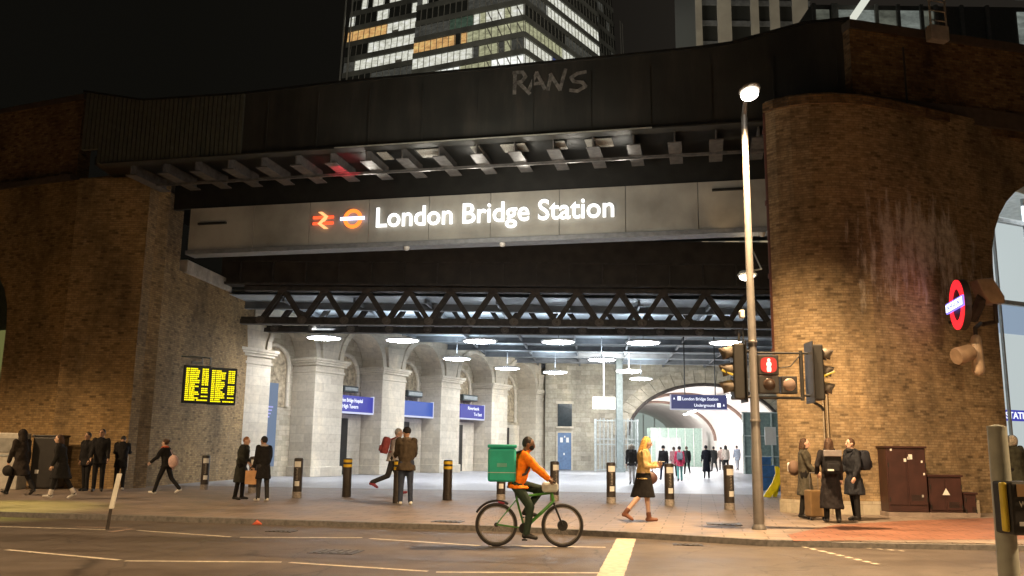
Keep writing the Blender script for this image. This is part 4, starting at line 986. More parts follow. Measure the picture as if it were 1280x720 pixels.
# pedestrian signal, red figure lit
ps = thing('pedestrian_signal', 'pedestrian signal showing a glowing red figure', 'traffic light', tuple(AT(960, 492, Yp-.12)))
PP = Pl(0, Yp-.14, 0); a0, z1 = PP.hit(947.5, 443); a1, z0 = PP.hit(975, 492); zm = PP.hit(960, 469)[1]
g = MB(); g.pbox(PP, a0, a1, zm+.003, z1, 0, -.22); g.pbox(PP, a0, a1, z0, zm, 0, -.22); g.build('housing', M_house, ps, bevel=.02)
g = MB(); g.prism([PP.W((a0+a1)/2+.16*math.copysign(abs(math.cos(t))**.6, math.cos(t)), (zm+z1)/2+.15*math.copysign(abs(math.sin(t))**.6, math.sin(t)), .003) for t in [2*math.pi*j/28 for j in range(28)]], PP.n*.01); g.build('red_lens', em('red signal face', (.75, .006, .01), 1.15), ps)
g = MB(); cx = (a0+a1)/2; zc_ = (zm+z1)/2; 
def pc(x, z, rx, rz): g.prism([PP.W(cx+x+rx*math.cos(t), zc_+z+rz*math.sin(t), .016) for t in [2*math.pi*j/12 for j in range(12)]], PP.n*.012)
pc(0, .095, .03, .032); pc(0, .01, .05, .06); pc(-.02, -.085, .024, .06); pc(.02, -.085, .024, .06); g.build('red_figure', em('red figure glow', (1, .2, .15), 7), ps)
g = MB(); g.ell(PP.W(cx, (z0+zm)/2, .0), (.12, .03, .12)); g.build('green_lens', pm('unlit dark lens', (.05, .03, .02), .3), ps, smooth=60)
a2, z2 = PP.hit(976, 470); a3, _ = PP.hit(997.5, 490)
g = MB(); g.pbox(PP, a2+.01, a3, z0, PP.hit(985, 470)[1], 0, -.2); g.build('side_housing', M_house, ps, bevel=.02)
g = MB(); g.ell(PP.W((a2+a3)/2, (z0+zm)/2, .005), (.125, .04, .125)); g.build('side_lens', pm('dusty clear lens', (.28, .2, .16), .4), ps, smooth=60)
lamp('POINT', 'red_glow', (cx, Yp-.4, zc_), 1.0, (1, .03, .02), .1)
# lantern on the canopy seen behind the post
wl = thing('bracket_lantern', 'small white lantern with side arms behind the lamp post below the fascia', 'lamp', tuple(AT(934, 345, 30)))
q = AT(934, 345, 30); g = MB(); g.lathe(q, [(.03, .2), (.25, .16), (.34, .05), (.3, 0)], 18); g.tube([q+Vector((-.05, 0, .15)), q+Vector((.5, 0, .25)), q+Vector((.5, 3, 3))], .03, 6); g.build('shade', M_white, wl, smooth=50)
g = MB(); g.ell(q+Vector((-.02, 0, -.03)), (.26, .26, .14)); g.build('bulb', em('lantern bulb', (1, .93, .8), 5), wl, smooth=60)
lamp('POINT', 'lantern_light', tuple(q+Vector((0, -.2, -.3))), 40, (1, .8, .5), .15)

# bollards
def bollard(px, py, h, kind, lbl, first):
    q = G(px, py); k = kind
    if first is not None and k in first:
        r_ = dup(first[k], q, random.uniform(-.5, .4), lbl); return r_
    t = thing('bollard', lbl, 'bollard', tuple(q), 0, 'bollards across the station forecourt')
    g = MB(); g.lathe((0, 0, 0), [(.13, .16), (.13, h-.04), (.12, h-.01), (.09, h), (.02, h+.004)], 20); g.build('post', M_boll, t, smooth=35, local=True)
    g = MB(); g.lathe((0, 0, 0), [(.135, 0), (.135, .165), (.128, .17)], 20); g.build('collar', M_bollb if k == 's' else M_boll, t, smooth=35, local=True)
    if k == 'y':
        for z in (h-.12, h-.26):
            g = MB(); g.lathe((0, 0, z), [(.1335, 0), (.1335, .08)], 20); g.build('yellow_band', M_yellow, t, smooth=35, local=True)
    else:
        def patch(z0, z1, a0, a1, mat, nm):
            g = MB(); n = 6
            vs = [Vector((.1335*math.cos(a0+(a1-a0)*i/n), .1335*math.sin(a0+(a1-a0)*i/n), z)) for z in (z0, z1) for i in range(n+1)]
            g.add(vs, [(i, i+1, n+2+i, n+1+i) for i in range(n)]); g.build(nm, mat, t, smooth=60, local=True)
        patch(h-.26, h-.1, R(-115), R(-25), M_white, 'sticker')
        patch(h-.8, h-.66, R(-95), R(-35), M_white, 'round_sticker')
        g = MB()
        for i in range(9):
            a = R(-70); z = h-.3-i*.038
            for dz in (0,): g.tube([(.134*math.cos(a-.22+.1*(i % 2)), .134*math.sin(a-.22), z), (.134*math.cos(a+.2), .134*math.sin(a+.2), z)], .008, 4)
        g.build('worn_lettering', pm('worn grey lettering', (.4, .37, .33), .6), t, local=True)
    if first is not None: first[k] = t
    return t
first = {}
BL = [(255, 612, 's', 'dark stickered bollard farthest left, by the foot of the left brick wall'), (315, 616, 's', 'dark stickered bollard between the two people talking'), (371, 622, 's', 'dark stickered bollard in front of the second stone pilaster'),
      (433, 621, 'y', 'black bollard with yellow bands standing alone below the blue violet sign'), (497, 629, 'y', 'black bollard hidden behind the man in the brown jacket'), (559, 625, 'y', 'black bollard with yellow bands left of the cyclist'),
      (626, 625, 's', 'dark stickered bollard just under the teal delivery box'), (693, 626, 's', 'dark stickered bollard right of the cyclist at his hands'), (764, 629, 's', 'dark stickered bollard left of the blonde woman'), (837, 632, 's', 'dark stickered bollard right of the blonde woman'), (912, 637, 's', 'dark stickered bollard nearest the lamp post, farthest right')]
for px, py, k, lb_ in BL:
    bollard(px, py, 1.13, k, lb_, first)

# departure screens hung on the left wall
dsn = thing('departure_board', 'pair of black departure screens with yellow dotted text on the left brick wall', 'display', tuple(AT(262, 480, 32)))
PX = Pl(AT(262, 480, 33).x, 33, -32); M_case = pm('display case black', (.012, .012, .012), .4); M_txt = em('yellow led text', (1, .84, .0), 1.6)
for (xa_, xb_, yt, yb_) in ((231, 262, 456, 505), (263, 295, 459, 507)):
    a0, z1 = PX.hit(xa_, yt); a1, z0 = PX.hit(xb_, yb_)
    g = MB(); g.pbox(PX, a0, a1-.03, z0, z1, 0, -.2); sc1 = g.build('screen', M_case, dsn, bevel=.02)
    g = MB(); wd = a1-a0-.03; rows = 17; random.seed(int(xa_))
    for r_ in range(rows):
        zt_ = z1-.1-(z1-z0-.18)*r_/rows; hh = (z1-z0-.18)/rows*.66
        if r_ == rows-1: cols = ((.08, .45), (.52, .92))
        else:
            e1 = random.choice([.5, .56, .6, .42, .58]); cols = ((.08, .2), (.23, e1*.75), (e1*.77, e1), (.68, .78), (.8, .92))
            if random.random() < .12: cols = cols[:3]
        for c0_, c1_ in cols:
            x = a0+wd*c0_; e = a0+wd*c1_
            while x < e-.01:
                l = min(e-x, random.uniform(.03, .07)); g.pbox(PX, x, x+l, zt_-hh, zt_, .006, .002); x += l+.013
    g.build('led_text', M_txt, sc1)
g = MB(); g.pbox(PX, PX.hit(240, 455)[0], PX.hit(252, 455)[0], PX.hit(250, 455)[1], PX.hit(250, 452)[1], -.05, -.15)
for px in (254, 264): q = PX.W(PX.hit(px, 450)[0], PX.hit(px, 456)[1], -.1); g.tube([q, q+Vector((0, 0, .25)), q+Vector((-.9, .3, .35))], .03, 8)
g.build('wall_bracket', M_grey, dsn)

# Underground roundel sign, side on, on the right abutment
UQ = AT(1200, 381, 21.6); rn = thing('roundel_sign', 'projecting red ring sign with a glowing white bar on the right abutment', 'sign', tuple(UQ))
th_ = R(90-12); ud = Vector((math.cos(th_), math.sin(th_), 0)); nn = Vector((-ud.y, ud.x, 0))     # plane runs into the depth, faces left
Mr = Matrix(((-ud.x, 0, nn.x, UQ.x), (-ud.y, 0, nn.y, UQ.y), (0, 1, 0, UQ.z), (0, 0, 0, 1))); Mr3 = Mr.to_3x3()
def disc(g, r0, r1, z, d, n=36):
    for i in range(n):
        t, t2 = 2*math.pi*i/n, 2*math.pi*(i+1)/n
        if r0 > 0: P = [(r1, t), (r1, t2), (r0, t2), (r0, t)]
        else: P = [(r1, t), (r1, t2), (0, 0)]
        g.prism([Mr @ Vector((a*math.cos(b), a*math.sin(b), z)) for a, b in P], Mr3 @ Vector((0, 0, d)))
g = MB(); disc(g, .40, .62, .06, .03); g.build('ring', em('lit red ring', (1, .02, .03), 1.6), rn, smooth=40)
g = MB(); disc(g, 0, .63, -.1, .155); g.build('disc_back', pm('sign back dark', (.03, .025, .025), .5), rn, smooth=40)
g = MB(); g.prism([Mr @ Vector((x, y, .1)) for x, y in ((-.74, -.13), (.74, -.13), (.74, .13), (-.74, .13))], Mr3 @ Vector((0, 0, .04))); g.build('bar', em('blue white bar rim', (.25, .2, 1), 1.6), rn)
g = MB(); g.prism([Mr @ Vector((x, y, .142)) for x, y in ((-.7, -.09), (.7, -.09), (.7, .09), (-.7, .09))], Mr3 @ Vector((0, 0, .01))); g.build('bar_face', em('bar glow', (.8, .85, 1), 3.2), rn)
textmesh('UNDERGROUND', Mr @ Matrix.Translation((-.62, -.06, .153)), 1.24, .12, pm('deep blue lettering', (.02, .02, .4), .5), 'lettering', rn, .006)
g = MB(); g.tube([UQ+ud*.55-nn*.02, UQ+ud*1.0], .05); g.tube([UQ-Vector((0, 0, .3))+ud*.4, UQ-Vector((0, 0, .3))+ud*1.0], .04); g.build('bracket', M_black, rn)
# flood lamp and camera beside it
fl = thing('flood_lamp', 'brown box flood lamp fixed high beside the ring sign', 'lamp', tuple(AT(1232, 366, 22.6)))
q = AT(1233, 366, 22.4); g = MB(); g.prism([q+Vector(p) for p in ((-.32, -.2, .32), (.1, -.2, .36), (.36, -.2, -.12), (.36, -.2, -.3), (-.02, -.2, -.3), (-.2, -.2, .0))], (0, .45, 0)); g.build('casing', pm('brown painted casing', (.4, .28, .18), .5), fl, bevel=.03)
g = MB(); g.tube([q+Vector((.2, 0, -.3)), q+Vector((.2, 0, -.75)), q+Vector((.1, .5, -.75))], .06, 8); g.build('arm', M_rust, fl)
g = MB(); g.tube([q+Vector((-.1, -.0, -.1)), q+Vector((-.1, .6, -.6))], .14, 8); g.build('stem', M_rust, fl)
cc = thing('security_camera', 'pale capsule security camera with a side barrel below the ring sign', 'camera', tuple(AT(1222, 440, 22)))
g = MB(); g.cap(AT(1220, 424, 22), AT(1223, 462, 22), .12, .15, 16); g.build('capsule', pm('pale camera body', (.55, .42, .3), .4), cc, smooth=60)
g = MB(); q0, q1 = AT(1195, 446, 21.8), AT(1213, 440, 21.9); g.tube([q0, q0.lerp(q1, .1), q1], [.2, .22, .2], 18); g.build('barrel', pm('tan camera barrel', (.38, .27, .18), .5), cc, smooth=40)
g = MB(); g.tube([AT(1220, 424, 22), AT(1219, 410, 22.1), AT(1226, 404, 22.7)], .05, 8); g.build('arm', M_rust, cc)
# thin conduits on the abutment
g = MB()
for px in (1031.5, 1036.5): q = AT(px, 560, 21.93); g.tube([(q.x, 21.93, .0), (q.x, 21.93, AT(px, 478, 21.93).z)], .022, 6)
tag(g.build('wall_conduit', pm('conduit grey', (.3, .25, .18), .5), origin=(AT(1034, 560, 21.93).x, 21.93, 0)), 'pair of thin conduits running up the brick abutment behind the three women', 'conduit')

# utility cabinets
M_cab = pm('maroon cabinet paint', (.045, .017, .014), .45, 0, .3, 3)
def cabinet(x0, x1, py, pyt, dp, lbl, yoff=0):
    a = G(x0, py); b = G(x1, py); Y = min(a.y, 21.55)+yoff; X0, X1 = AT(x0, py, Y).x, AT(x1, py, Y).x; h = AT((x0+x1)/2, pyt, Y).z
    t = thing('utility_cabinet', lbl, 'cabinet', ((X0+X1)/2, Y, 0), 0, 'utility cabinets against the abutment')
    g = MB(); g.box(((X0+X1)/2, Y+dp/2, h/2+.05), (X1-X0, dp, h-.1)); g.build('body', M_cab, t, bevel=.02)
    g = MB(); g.box(((X0+X1)/2, Y+dp/2, h+.02), (X1-X0+.06, dp+.06, .05)); g.build('lid', M_cab, t, bevel=.01)
    for hx in (X0+.03, X1-.03):
        for hz_ in (.25, .75):
            g = MB(); g.tube([(hx, Y-.03, h*hz_-.05), (hx, Y-.03, h*hz_+.05)], .014, 8); g.build('hinge', M_black, t)
    g = MB()
    for k in range(5): g.box(((X0+X1)/2+(X1-X0)*.22, Y-.025, h*.24+k*.028), ((X1-X0)*.3, .008, .01))
    g.build('vent_slats', M_black, t)
    g = MB(); n = 2 if X1-X0 > .8 else 1
    for k in range(n): w_ = (X1-X0)/n; g.box((X0+w_*(k+.5), Y-.012, h*.56), (w_-.05, .02, h*.78))
    g.build('door', M_cab, t, bevel=.006)
    g = MB(); g.box(((X0+X1)/2, Y+dp/2, .05), (X1-X0+.08, dp+.08, .1)); g.build('base', pm('cabinet concrete base', (.25, .2, .17), .8), t)
    return t, X0, X1, Y, h
t, X0, X1, Y, h = cabinet(1112, 1162, 642, 560, .5, 'tall maroon utility cabinet with white sticker scraps')
g = MB()
for fx, fz, s_ in ((.6, .87, .09), (.55, .85, .05), (.88, .8, .04), (.92, .62, .04), (.85, .3, .04), (.12, .97, .04), (.46, .82, .06)): g.box((X0+(X1-X0)*fx, Y-.026, h*fz), (s_, .004, s_*1.3))
g.build('sticker', M_white, t)
t, X0, X1, Y, h = cabinet(1163, 1205, 641, 596, .45, 'low maroon cabinet with a small warning triangle', .05)
g = MB(); q = Vector(((X0+X1)/2, Y-.024, h*.62)); g.prism([q+Vector((-.09, 0, -.07)), q+Vector((.09, 0, -.07)), q+Vector((0, 0, .09))], (0, -.004, 0)); g.build('warning_triangle', M_white, t)
cabinet(1206, 1222, 640, 618, .4, 'smallest dark cabinet at the right end of the row', .1)

# near push button post at right
pq = Vector((AT(1260, 700, 4.6).x, 4.6, 0)); pt = thing('signal_post', 'close grey green post with a yellow push button box at the right edge', 'post', tuple(pq))
ztp = AT(1250, 538, 4.6).z
g = MB(); g.tube([(pq.x, pq.y, 0), (pq.x, pq.y, .2), (pq.x-.0, pq.y, ztp)], [.06, .055, .046], 20); g.build('pole', pm('grey green post paint', (.36, .37, .31), .5, 0, .15, 12), pt, smooth=40)
g = MB(); g.lathe((pq.x, pq.y, ztp), [(.046, 0), (.048, .02), (.01, .03)], 20); g.build('cap', MATS['grey green post paint'], pt, smooth=40)
bx0 = AT(1253, 603, 4.45); bx1 = AT(1264, 665, 4.45)
g = MB(); g.obox((bx0.x, 4.45, bx1.z), (bx1.x-bx0.x, 0, 0), (0, .045, 0), (0, 0, bx0.z-bx1.z)); g.build('yellow_side', pm('yellow box paint', (.62, .48, .04), .5), pt, bevel=.008)
g = MB(); xx = bx1.x+.003; bw_ = .17; g.obox((xx, 4.43, bx1.z-.015), (bw_, 0, 0), (0, .17, 0), (0, 0, bx0.z-bx1.z+.02)); g.build('box', M_house, pt, bevel=.012)
g = MB(); g.obox((xx+.03, 4.425, bx1.z+.17), (.13, 0, 0), (0, .004, 0), (0, 0, .06)); g.build('top_panel', pm('tan panel', (.4, .25, .12), .5), pt)
g = MB(); g.obox((xx+.03, 4.425, bx1.z+.03), (.13, 0, 0), (0, .004, 0), (0, 0, .02)); g.build('button_strip', M_white, pt)
textmesh('WAIT', Matrix(((1, 0, 0, xx+.035), (0, 0, -1, 4.428), (0, 1, 0, bx1.z+.12), (0, 0, 0, 1))), .09, .03, pm('wait lettering', (.5, .48, .42), .5), 'lettering', pt, .003)
# leaning marker post at the kerb
mq = G(134, 662, -.1); mk = thing('marker_post', 'thin leaning marker post with a white reflector plate at the left kerb', 'post', tuple(mq))
tq = AT(149, 592, mq.y); mdq = AT(138.5, 636, mq.y)
g = MB(); g.tube([mq, mdq], [.035, .03], 8); g.build('stem', M_boll, mk)
d = (tq-mdq); g = MB(); sidev = Vector((.085, 0, 0)); g.obox(mdq-sidev*.5, sidev, Vector((0, .04, 0)), d); g.build('reflector_plate', pm('marker white', (.7, .68, .6), .45), mk, bevel=.008)
# litter
q = G(321, 656.5, -.1); g = MB(); g.add([q+Vector(p) for p in ((-.1, 0, .01), (.1, .02, .015), (.07, .12, .02), (-.03, .1, .1), (-.02, .0, .07))], [(0, 1, 2, 3), (0, 1, 4), (3, 4, 0), (1, 2, 4), (2, 3, 4)]); tag(g.build('litter', pm('orange litter', (.6, .12, .06), .6), origin=q), 'small crumpled orange litter at the kerb', 'litter')
# white cabinet at the far left and black case
q = G(4, 612); wc = thing('kiosk', 'pale grey ticket kiosk cut by the left edge of the picture', 'kiosk', tuple(q))
x1 = AT(21, 600, q.y).x; zt_ = AT(10, 541, q.y).z
g = MB(); g.box((x1-.7, q.y+.3, zt_/2), (1.4, .6, zt_)); g.build('body', pm('pale kiosk panel', (.42, .4, .35), .5), wc, bevel=.03)
g = MB(); g.box((x1-.45, q.y-.01, zt_*.78), (.6, .02, zt_*.25)); g.build('screen', pm('kiosk screen', (.25, .25, .23), .3), wc)
g = MB(); g.box((x1-.7, q.y-.012, zt_*.6), (1.3, .03, .05)); g.build('ledge', M_grey, wc)
q = G(58, 611); cs_ = thing('black_bin', 'tall black litter bin behind the group at the far left', 'bin', tuple(q)); zt_ = AT(58, 545, q.y).z
g = MB(); g.box((q.x, q.y, zt_/2), (.95, .5, zt_-.05)); g.build('body', pm('bin black', (.02, .018, .016), .5), cs_, bevel=.05)
g = MB(); g.box((q.x, q.y, zt_), (1.0, .55, .07)); g.build('lid', MATS['bin black'], cs_, bevel=.02)
g = MB(); g.box((q.x-.25, q.y-.253, .55), (.12, .006, .12)); g.build('label', M_white, cs_)
# blue crates and the yellow floor sign
q = G(960, 613); bcr = thing('blue_crate', 'stack of blue plastic crates behind the lamp post', 'crate', tuple(q)); M_bl = pm('blue plastic', (.05, .2, .6), .4)
for i, (dx, z0, w_, h_) in enumerate(((.0, 0, .9, .5), (-.1, .52, .7, .45), (-.15, .99, .45, .3))):
    g = MB(); g.box((q.x+dx, q.y, z0+h_/2), (w_, .6, h_)); g.box((q.x+dx, q.y-.0, z0+h_-.03), (w_+.06, .66, .06)); g.build('crate', M_bl, bcr, bevel=.02)
q = G(968, 622); Y = q.y; ys = thing('floor_sign', 'bright yellow curved slippery floor sign leaning by the abutment', 'sign', tuple(q))
pts = [AT(x, y, Y) for x, y in ((954, 621), (963, 622), (972, 611), (977.5, 598), (977, 589), (973, 583), (969, 583), (970, 592), (966, 603))]
g = MB(); g.prism(pts, (0, .1, 0)); g.build('body', pm('yellow plastic', (.85, .78, .02), .4), ys, bevel=.01)
pts2 = [AT(x, y, Y+.25) for x, y in ((966, 621), (971, 621), (977, 600), (973, 590))]
g = MB(); g.prism(pts2, (0, .05, 0)); g.build('rear_leg', MATS['yellow plastic'], ys)

# ------------------------------------------------------------------ accent lights added for glows on beams, fascia and pavement, sources unseen
def accent(loc, aim, e, col, spot, size=.1): return lamp('SPOT', 'accent_light', loc, e, col, size, aim, spot, .6)
PDc = lambda px, py, o: PD.W(DP(px, py)[0], DP(px, py)[1], o)
q = PF.W(PF.hit(430, 240)[0], 9.6, .5); tgt = PD.W(DP(405, 190)[0]+.1, 10.4, -.9)
accent(tuple(PD.W(DP(405, 190)[0]+.5, 9.7, -.8)), tuple(PD.W(DP(405, 190)[0]+.25, 10.4, -1.1)), 110, (1, .03, .06), 80)
for px in (470, 540, 600, 660, 720, 780):
    accent(tuple(PF.W(PF.hit(px, 240)[0], 9.9, .7)), tuple(PD.W(DP(px, 190)[0], 10.6, -.6)), 34, (1, .93, .8), 100)
accent(tuple(PF.W(PF.hit(902, 290)[0], 8.0, .9)), tuple(PF.W(PF.hit(905, 262)[0], 8.9, 0)), 10, (1, .6, .25), 70)
accent((-13.5, 22, 5), (-12.2, 21.0, 0), 1100, (.85, .8, .1), 60)
lamp('AREA', 'fascia_wash', tuple(PF.W(0, 7.0, 5.0)), 320, (1, .93, .8), 3.5, tuple(PF.W(0, 9.1, 0)))

# ------------------------------------------------------------------ people
def solid(mb, voxel, smooth_it=4, noise_amp=0, seed=0):
    me = bpy.data.meshes.new('tmp'); me.from_pydata([tuple(p) for p in mb.v], [], mb.f)
    o = bpy.data.objects.new('tmp', me); C.objects.link(o)
    r = o.modifiers.new('r', 'REMESH'); r.mode = 'VOXEL'; r.voxel_size = voxel
    s_ = o.modifiers.new('s', 'SMOOTH'); s_.factor = .5; s_.iterations = smooth_it
    dg = bpy.context.evaluated_depsgraph_get(); m2 = bpy.data.meshes.new_from_object(o.evaluated_get(dg))
    bpy.data.objects.remove(o); bpy.data.meshes.remove(me)
    n = len(m2.vertices); co = np.empty(n*3); m2.vertices.foreach_get('co', co); co = co.reshape(-1, 3)
    if noise_amp:
        nr = np.empty(n*3); m2.vertices.foreach_get('normal', nr); nr = nr.reshape(-1, 3)
        for i in range(n):
            p = co[i]; h = noise.noise(Vector((p[0]*9+seed, p[1]*9, p[2]*4.5)))+.5*noise.noise(Vector((p[0]*22, p[1]*22+seed, p[2]*12)))
            co[i] += nr[i]*h*noise_amp
        m2.vertices.foreach_set('co', co.ravel())
    m2.update(); m2.shade_smooth(); return m2, co
def segdist(P, a, b, r0, r1):
    a, b = np.array(a), np.array(b); d = b-a; L = max(1e-9, d.dot(d)); t = np.clip((P-a).dot(d)/L, 0, 1)
    return np.linalg.norm(P-(a+t[:, None]*d), axis=1)-(r0+(r1-r0)*t)
def linkme(name, me, mats, parent, extra=None):
    for m in mats: me.materials.append(m)
    o = bpy.data.objects.new(name, me); C.objects.link(o); o.parent = parent; ROOTM[o.name] = ROOTM[parent.name]; return o
def ik(a, b, l1, l2, pole):
    a, b = Vector(a), Vector(b); d = b-a; L = min(d.length, (l1+l2)*.999); d.normalize(); b = a+d*L
    x = (l1*l1-l2*l2+L*L)/(2*L); h = math.sqrt(max(0, l1*l1-x*x)); p = Vector(pole); p = (p-d*p.dot(d)).normalized()
    return a+d*x+p*h, b
SK = {'pale': (.62, .40, .30), 'mid': (.42, .25, .16), 'dark': (.16, .085, .05)}
HAIRC = {'brown': (.07, .035, .018), 'black': (.012, .01, .01), 'blonde': (.62, .36, .10), 'ginger': (.32, .13, .05), 'grey': (.35, .33, .3)}
def cloth(name, c): return pm(name, c, .85, 0, .22, 14, .35, .2)
def person(px, py, pyh, face, label, top, bottom, shoes, coat=None, hem=None, hair='short', hairc='brown', skin='pale', legs=((4, 5), (-4, 4)), arms=((6, 14), (-4, 12)), out=(9, 9),
           lean=4, head=(0, 0), hands=None, pelvis=None, feet=None, bulk=1.0, group=None, extras=(), vox=None, elbow_pole=None, zlift=0, sleeves=True, H=None, skirt=None, barelegs=False):
    q = G(px, py, 0) if not zlift else G(px, py, zlift)
    HH = H or (AT(px, pyh, q.y).z-q.z); sc = HH/1.72; q = Vector((q.x, q.y, q.z))
    t = thing('person', label, 'person', tuple(q), R(face), group, sc)
    seed = px*.37
    P = Vector(pelvis) if pelvis else Vector((0, 0, .93)); ln = R(lean); RU = Matrix.Rotation(-ln, 3, 'X')
    U = lambda x, y, z: P+RU @ Vector((x, y, z))
    SH = [U(-.165, -.005, .475), U(.165, -.005, .475)]; HP = [P+Vector((-.085, 0, -.01)), P+Vector((.085, 0, -.01))]
    KN, AN, TO = [], [], []
    for i, sx in enumerate((-1, 1)):
        if feet: k_, a_ = ik(HP[i], Vector(feet[i]), .43, .42, (sx*.12, 1, 0)); fd = Vector((0, 1, -.15)).normalized()
        else:
            th, kn = R(legs[i][0]), R(legs[i][1]); k_ = HP[i]+Vector((sx*.012, .43*math.sin(th), -.43*math.cos(th))); s_ = th-kn
            a_ = k_+Vector((sx*.01, .42*math.sin(s_), -.42*math.cos(s_))); fd = Vector((sx*.12, math.cos(s_*.8), math.sin(s_*.8))).normalized()
            if th < -.15: fd = Vector((sx*.05, .85, -.5)).normalized()
        KN.append(k_); AN.append(a_); TO.append(a_+fd*.155+Vector((0, 0, -.045)))
    if not feet:
        low = min(min(AN[i].z-.085, TO[i].z-.035) for i in (0, 1)); sh = Vector((0, 0, -low))
        P = P+sh; SH = [p+sh for p in SH]; HP = [p+sh for p in HP]; KN = [p+sh for p in KN]; AN = [p+sh for p in AN]; TO = [p+sh for p in TO]
        U = lambda x, y, z: P+RU @ Vector((x, y, z))
    EL, WR = [], []
    for i, sx in enumerate((-1, 1)):
        if hands and hands[i] is not None:
            e_, w_ = ik(SH[i], Vector(hands[i]), .285, .25, elbow_pole or (sx*.5, -.6, -.8))
        else:
            a, b = R(arms[i][0])+ln*.0, R(arms[i][1]); o_ = math.sin(R(out[i]))*sx
            e_ = SH[i]+Vector((o_, math.sin(a), -math.cos(a))).normalized()*.285; f_ = a+b
            w_ = e_+Vector((o_*.3-sx*.05*math.sin(b), math.sin(f_), -math.cos(f_))).normalized()*.25
        EL.append(e_); WR.append(w_)
    RH = RU @ Matrix.Rotation(R(head[1]), 3, 'Z') @ Matrix.Rotation(R(head[0])+ln*.7, 3, 'X')
    HC = U(0, .0, .52)+RH @ Vector((0, .022, .145)); HF = lambda x, y, z: HC+RH @ Vector((x, y, z))
    v_ = vox or .017
    # body, one continuous surface
    segs_ = []
    def S(a, b, r0, r1, m): segs_.append((tuple(a), tuple(b), r0, r1, m))
    lr = 1 if not barelegs else .86
    for i, sx in enumerate((-1, 1)):
        S(HP[i], KN[i], .09*bulk*lr, (.062 if barelegs else .072)*lr, 1); S(KN[i], AN[i], .056 if barelegs else .068, .04 if barelegs else .056, 1)
        if barelegs: S(KN[i].lerp(AN[i], .2)+Vector((0, -.01, 0)), KN[i].lerp(AN[i], .5), .05, .045, 1)
        d = (TO[i]-AN[i]); S(AN[i]+Vector((0, -.035, -.035)), AN[i]+Vector((0, .02, -.03)), .045, .046, 2); S(AN[i]+Vector((0, 0, -.03)), TO[i], .046, .036, 2)
        if shoes[1]: S(AN[i].lerp(KN[i], .0), AN[i].lerp(KN[i], shoes[1]), .05, .054, 2)
        S(SH[i], EL[i], .055*bulk, .042, 0); S(EL[i], WR[i], .042, .028, 0)
        hd = (WR[i]-EL[i]).normalized(); S(WR[i]-hd*.01, WR[i]+hd*.065, .026, .032, 3)
    S(U(0, 0, .50), HF(0, -.02, -.05), .058, .052, 3)
    S(HF(0, -.01, .02), HF(0, .0, -.02), .09, .085, 3)
    mb = MB()
    for a, b, r0, r1, m in segs_[:-1]: mb.cap(a, b, r0, r1, 12)
    mb.ell(HF(0, -.008, .012), (.077, .098, .108), RH, 16, 12); mb.ell(HF(0, .03, -.055), (.052, .06, .062), RH, 12, 8)
    mb.cap(HF(0, .092, .018), HF(0, .108, -.018), .012, .017, 8)
    for sx in (-1, 1): mb.ell(HF(sx*.078, -.005, 0), (.016, .024, .032), RH, 8, 6)
    def ringU(w_, d_, z, y=0, n=20): return [U(w_*math.cos(2*math.pi*j/n), y+d_*math.sin(2*math.pi*j/n), z) for j in range(n)]
    tor = [(.10, .08, -.09, 0), (.155, .11, -.03, 0), (.16, .112, .05, 0), (.14*bulk, .1*bulk, .17, .004), (.155*bulk, .112*bulk, .29, .008), (.168*bulk, .112, .4, .0), (.15, .095, .47, -.008), (.09, .07, .515, -.01), (.05, .05, .54, -.01)]
    mb.loft([ringU(*x) for x in tor])
    me, co = solid(mb, v_)
    D = [segdist(co, a, b, r0, r1) for a, b, r0, r1, m in segs_]; M_ = [m for *_, m in segs_]
    D.append(segdist(co, U(0, 0, .05), U(0, 0, .44), .13, .14)); M_.append(0); D.append(segdist(co, U(0, 0, -.05), U(0, 0, .02), .12, .12)); M_.append(1)
    vm = np.array(M_)[np.argmin(np.array(D), axis=0)]
    lp_ = np.empty(len(me.loops), dtype=np.int32); me.loops.foreach_get('vertex_index', lp_); st_ = np.empty(len(me.polygons), dtype=np.int32); me.polygons.foreach_get('loop_start', st_)
    me.polygons.foreach_set('material_index', vm[lp_[st_]].astype(np.int32))
    skm = pm('skin '+skin, SK[skin], .5, 0, .06, 20, .05)
    botm = skm if barelegs else cloth(*bottom)
    ex = MB()   # fingers, eyes, mouth joined into the same mesh
    for i, sx in enumerate((-1, 1)):
        hd = (WR[i]-EL[i]).normalized(); lat = hd.cross(Vector((sx, 0.2, 0))).normalized(); nrm = lat.cross(hd).normalized(); base_ = WR[i]+hd*.07
        for k, L_ in enumerate((.066, .075, .07, .055)):
            o_ = lat*(k-1.5)*.018; c_ = -Vector((sx, 0, 0))*.4
            ex.cap(base_+o_, base_+o_*1.1+hd*L_*.5+c_*.01, .0095, .009, 6, 3); ex.cap(base_+o_*1.1+hd*L_*.5+c_*.01, base_+o_*1.1+hd*L_*.9+c_*.05, .009, .007, 6, 3)
        ex.cap(WR[i]+hd*.02-lat*.025, WR[i]+hd*.055-lat*.05+c_*.03, .011, .009, 6, 3)
    for sx in (-1, 1): ex.ell(HF(sx*.031, .083, .012), (.014, .01, .008), RH, 8, 6, 4); ex.ell(HF(sx*.032, .086, .03), (.02, .008, .004), RH, 8, 4, 4)
    ex.ell(HF(0, .089, -.045), (.024, .01, .006), RH, 8, 4, 5)
    nb = len(me.vertices); vs = [tuple(v.co) for v in me.vertices]+[tuple(p) for p in ex.v]
    fs = [tuple(p.vertices) for p in me.polygons]+[tuple(nb+j for j in f) for f in ex.f]; mi = [p.material_index for p in me.polygons]+ex.m
    m3 = bpy.data.meshes.new('body'); m3.from_pydata(vs, [], fs); 
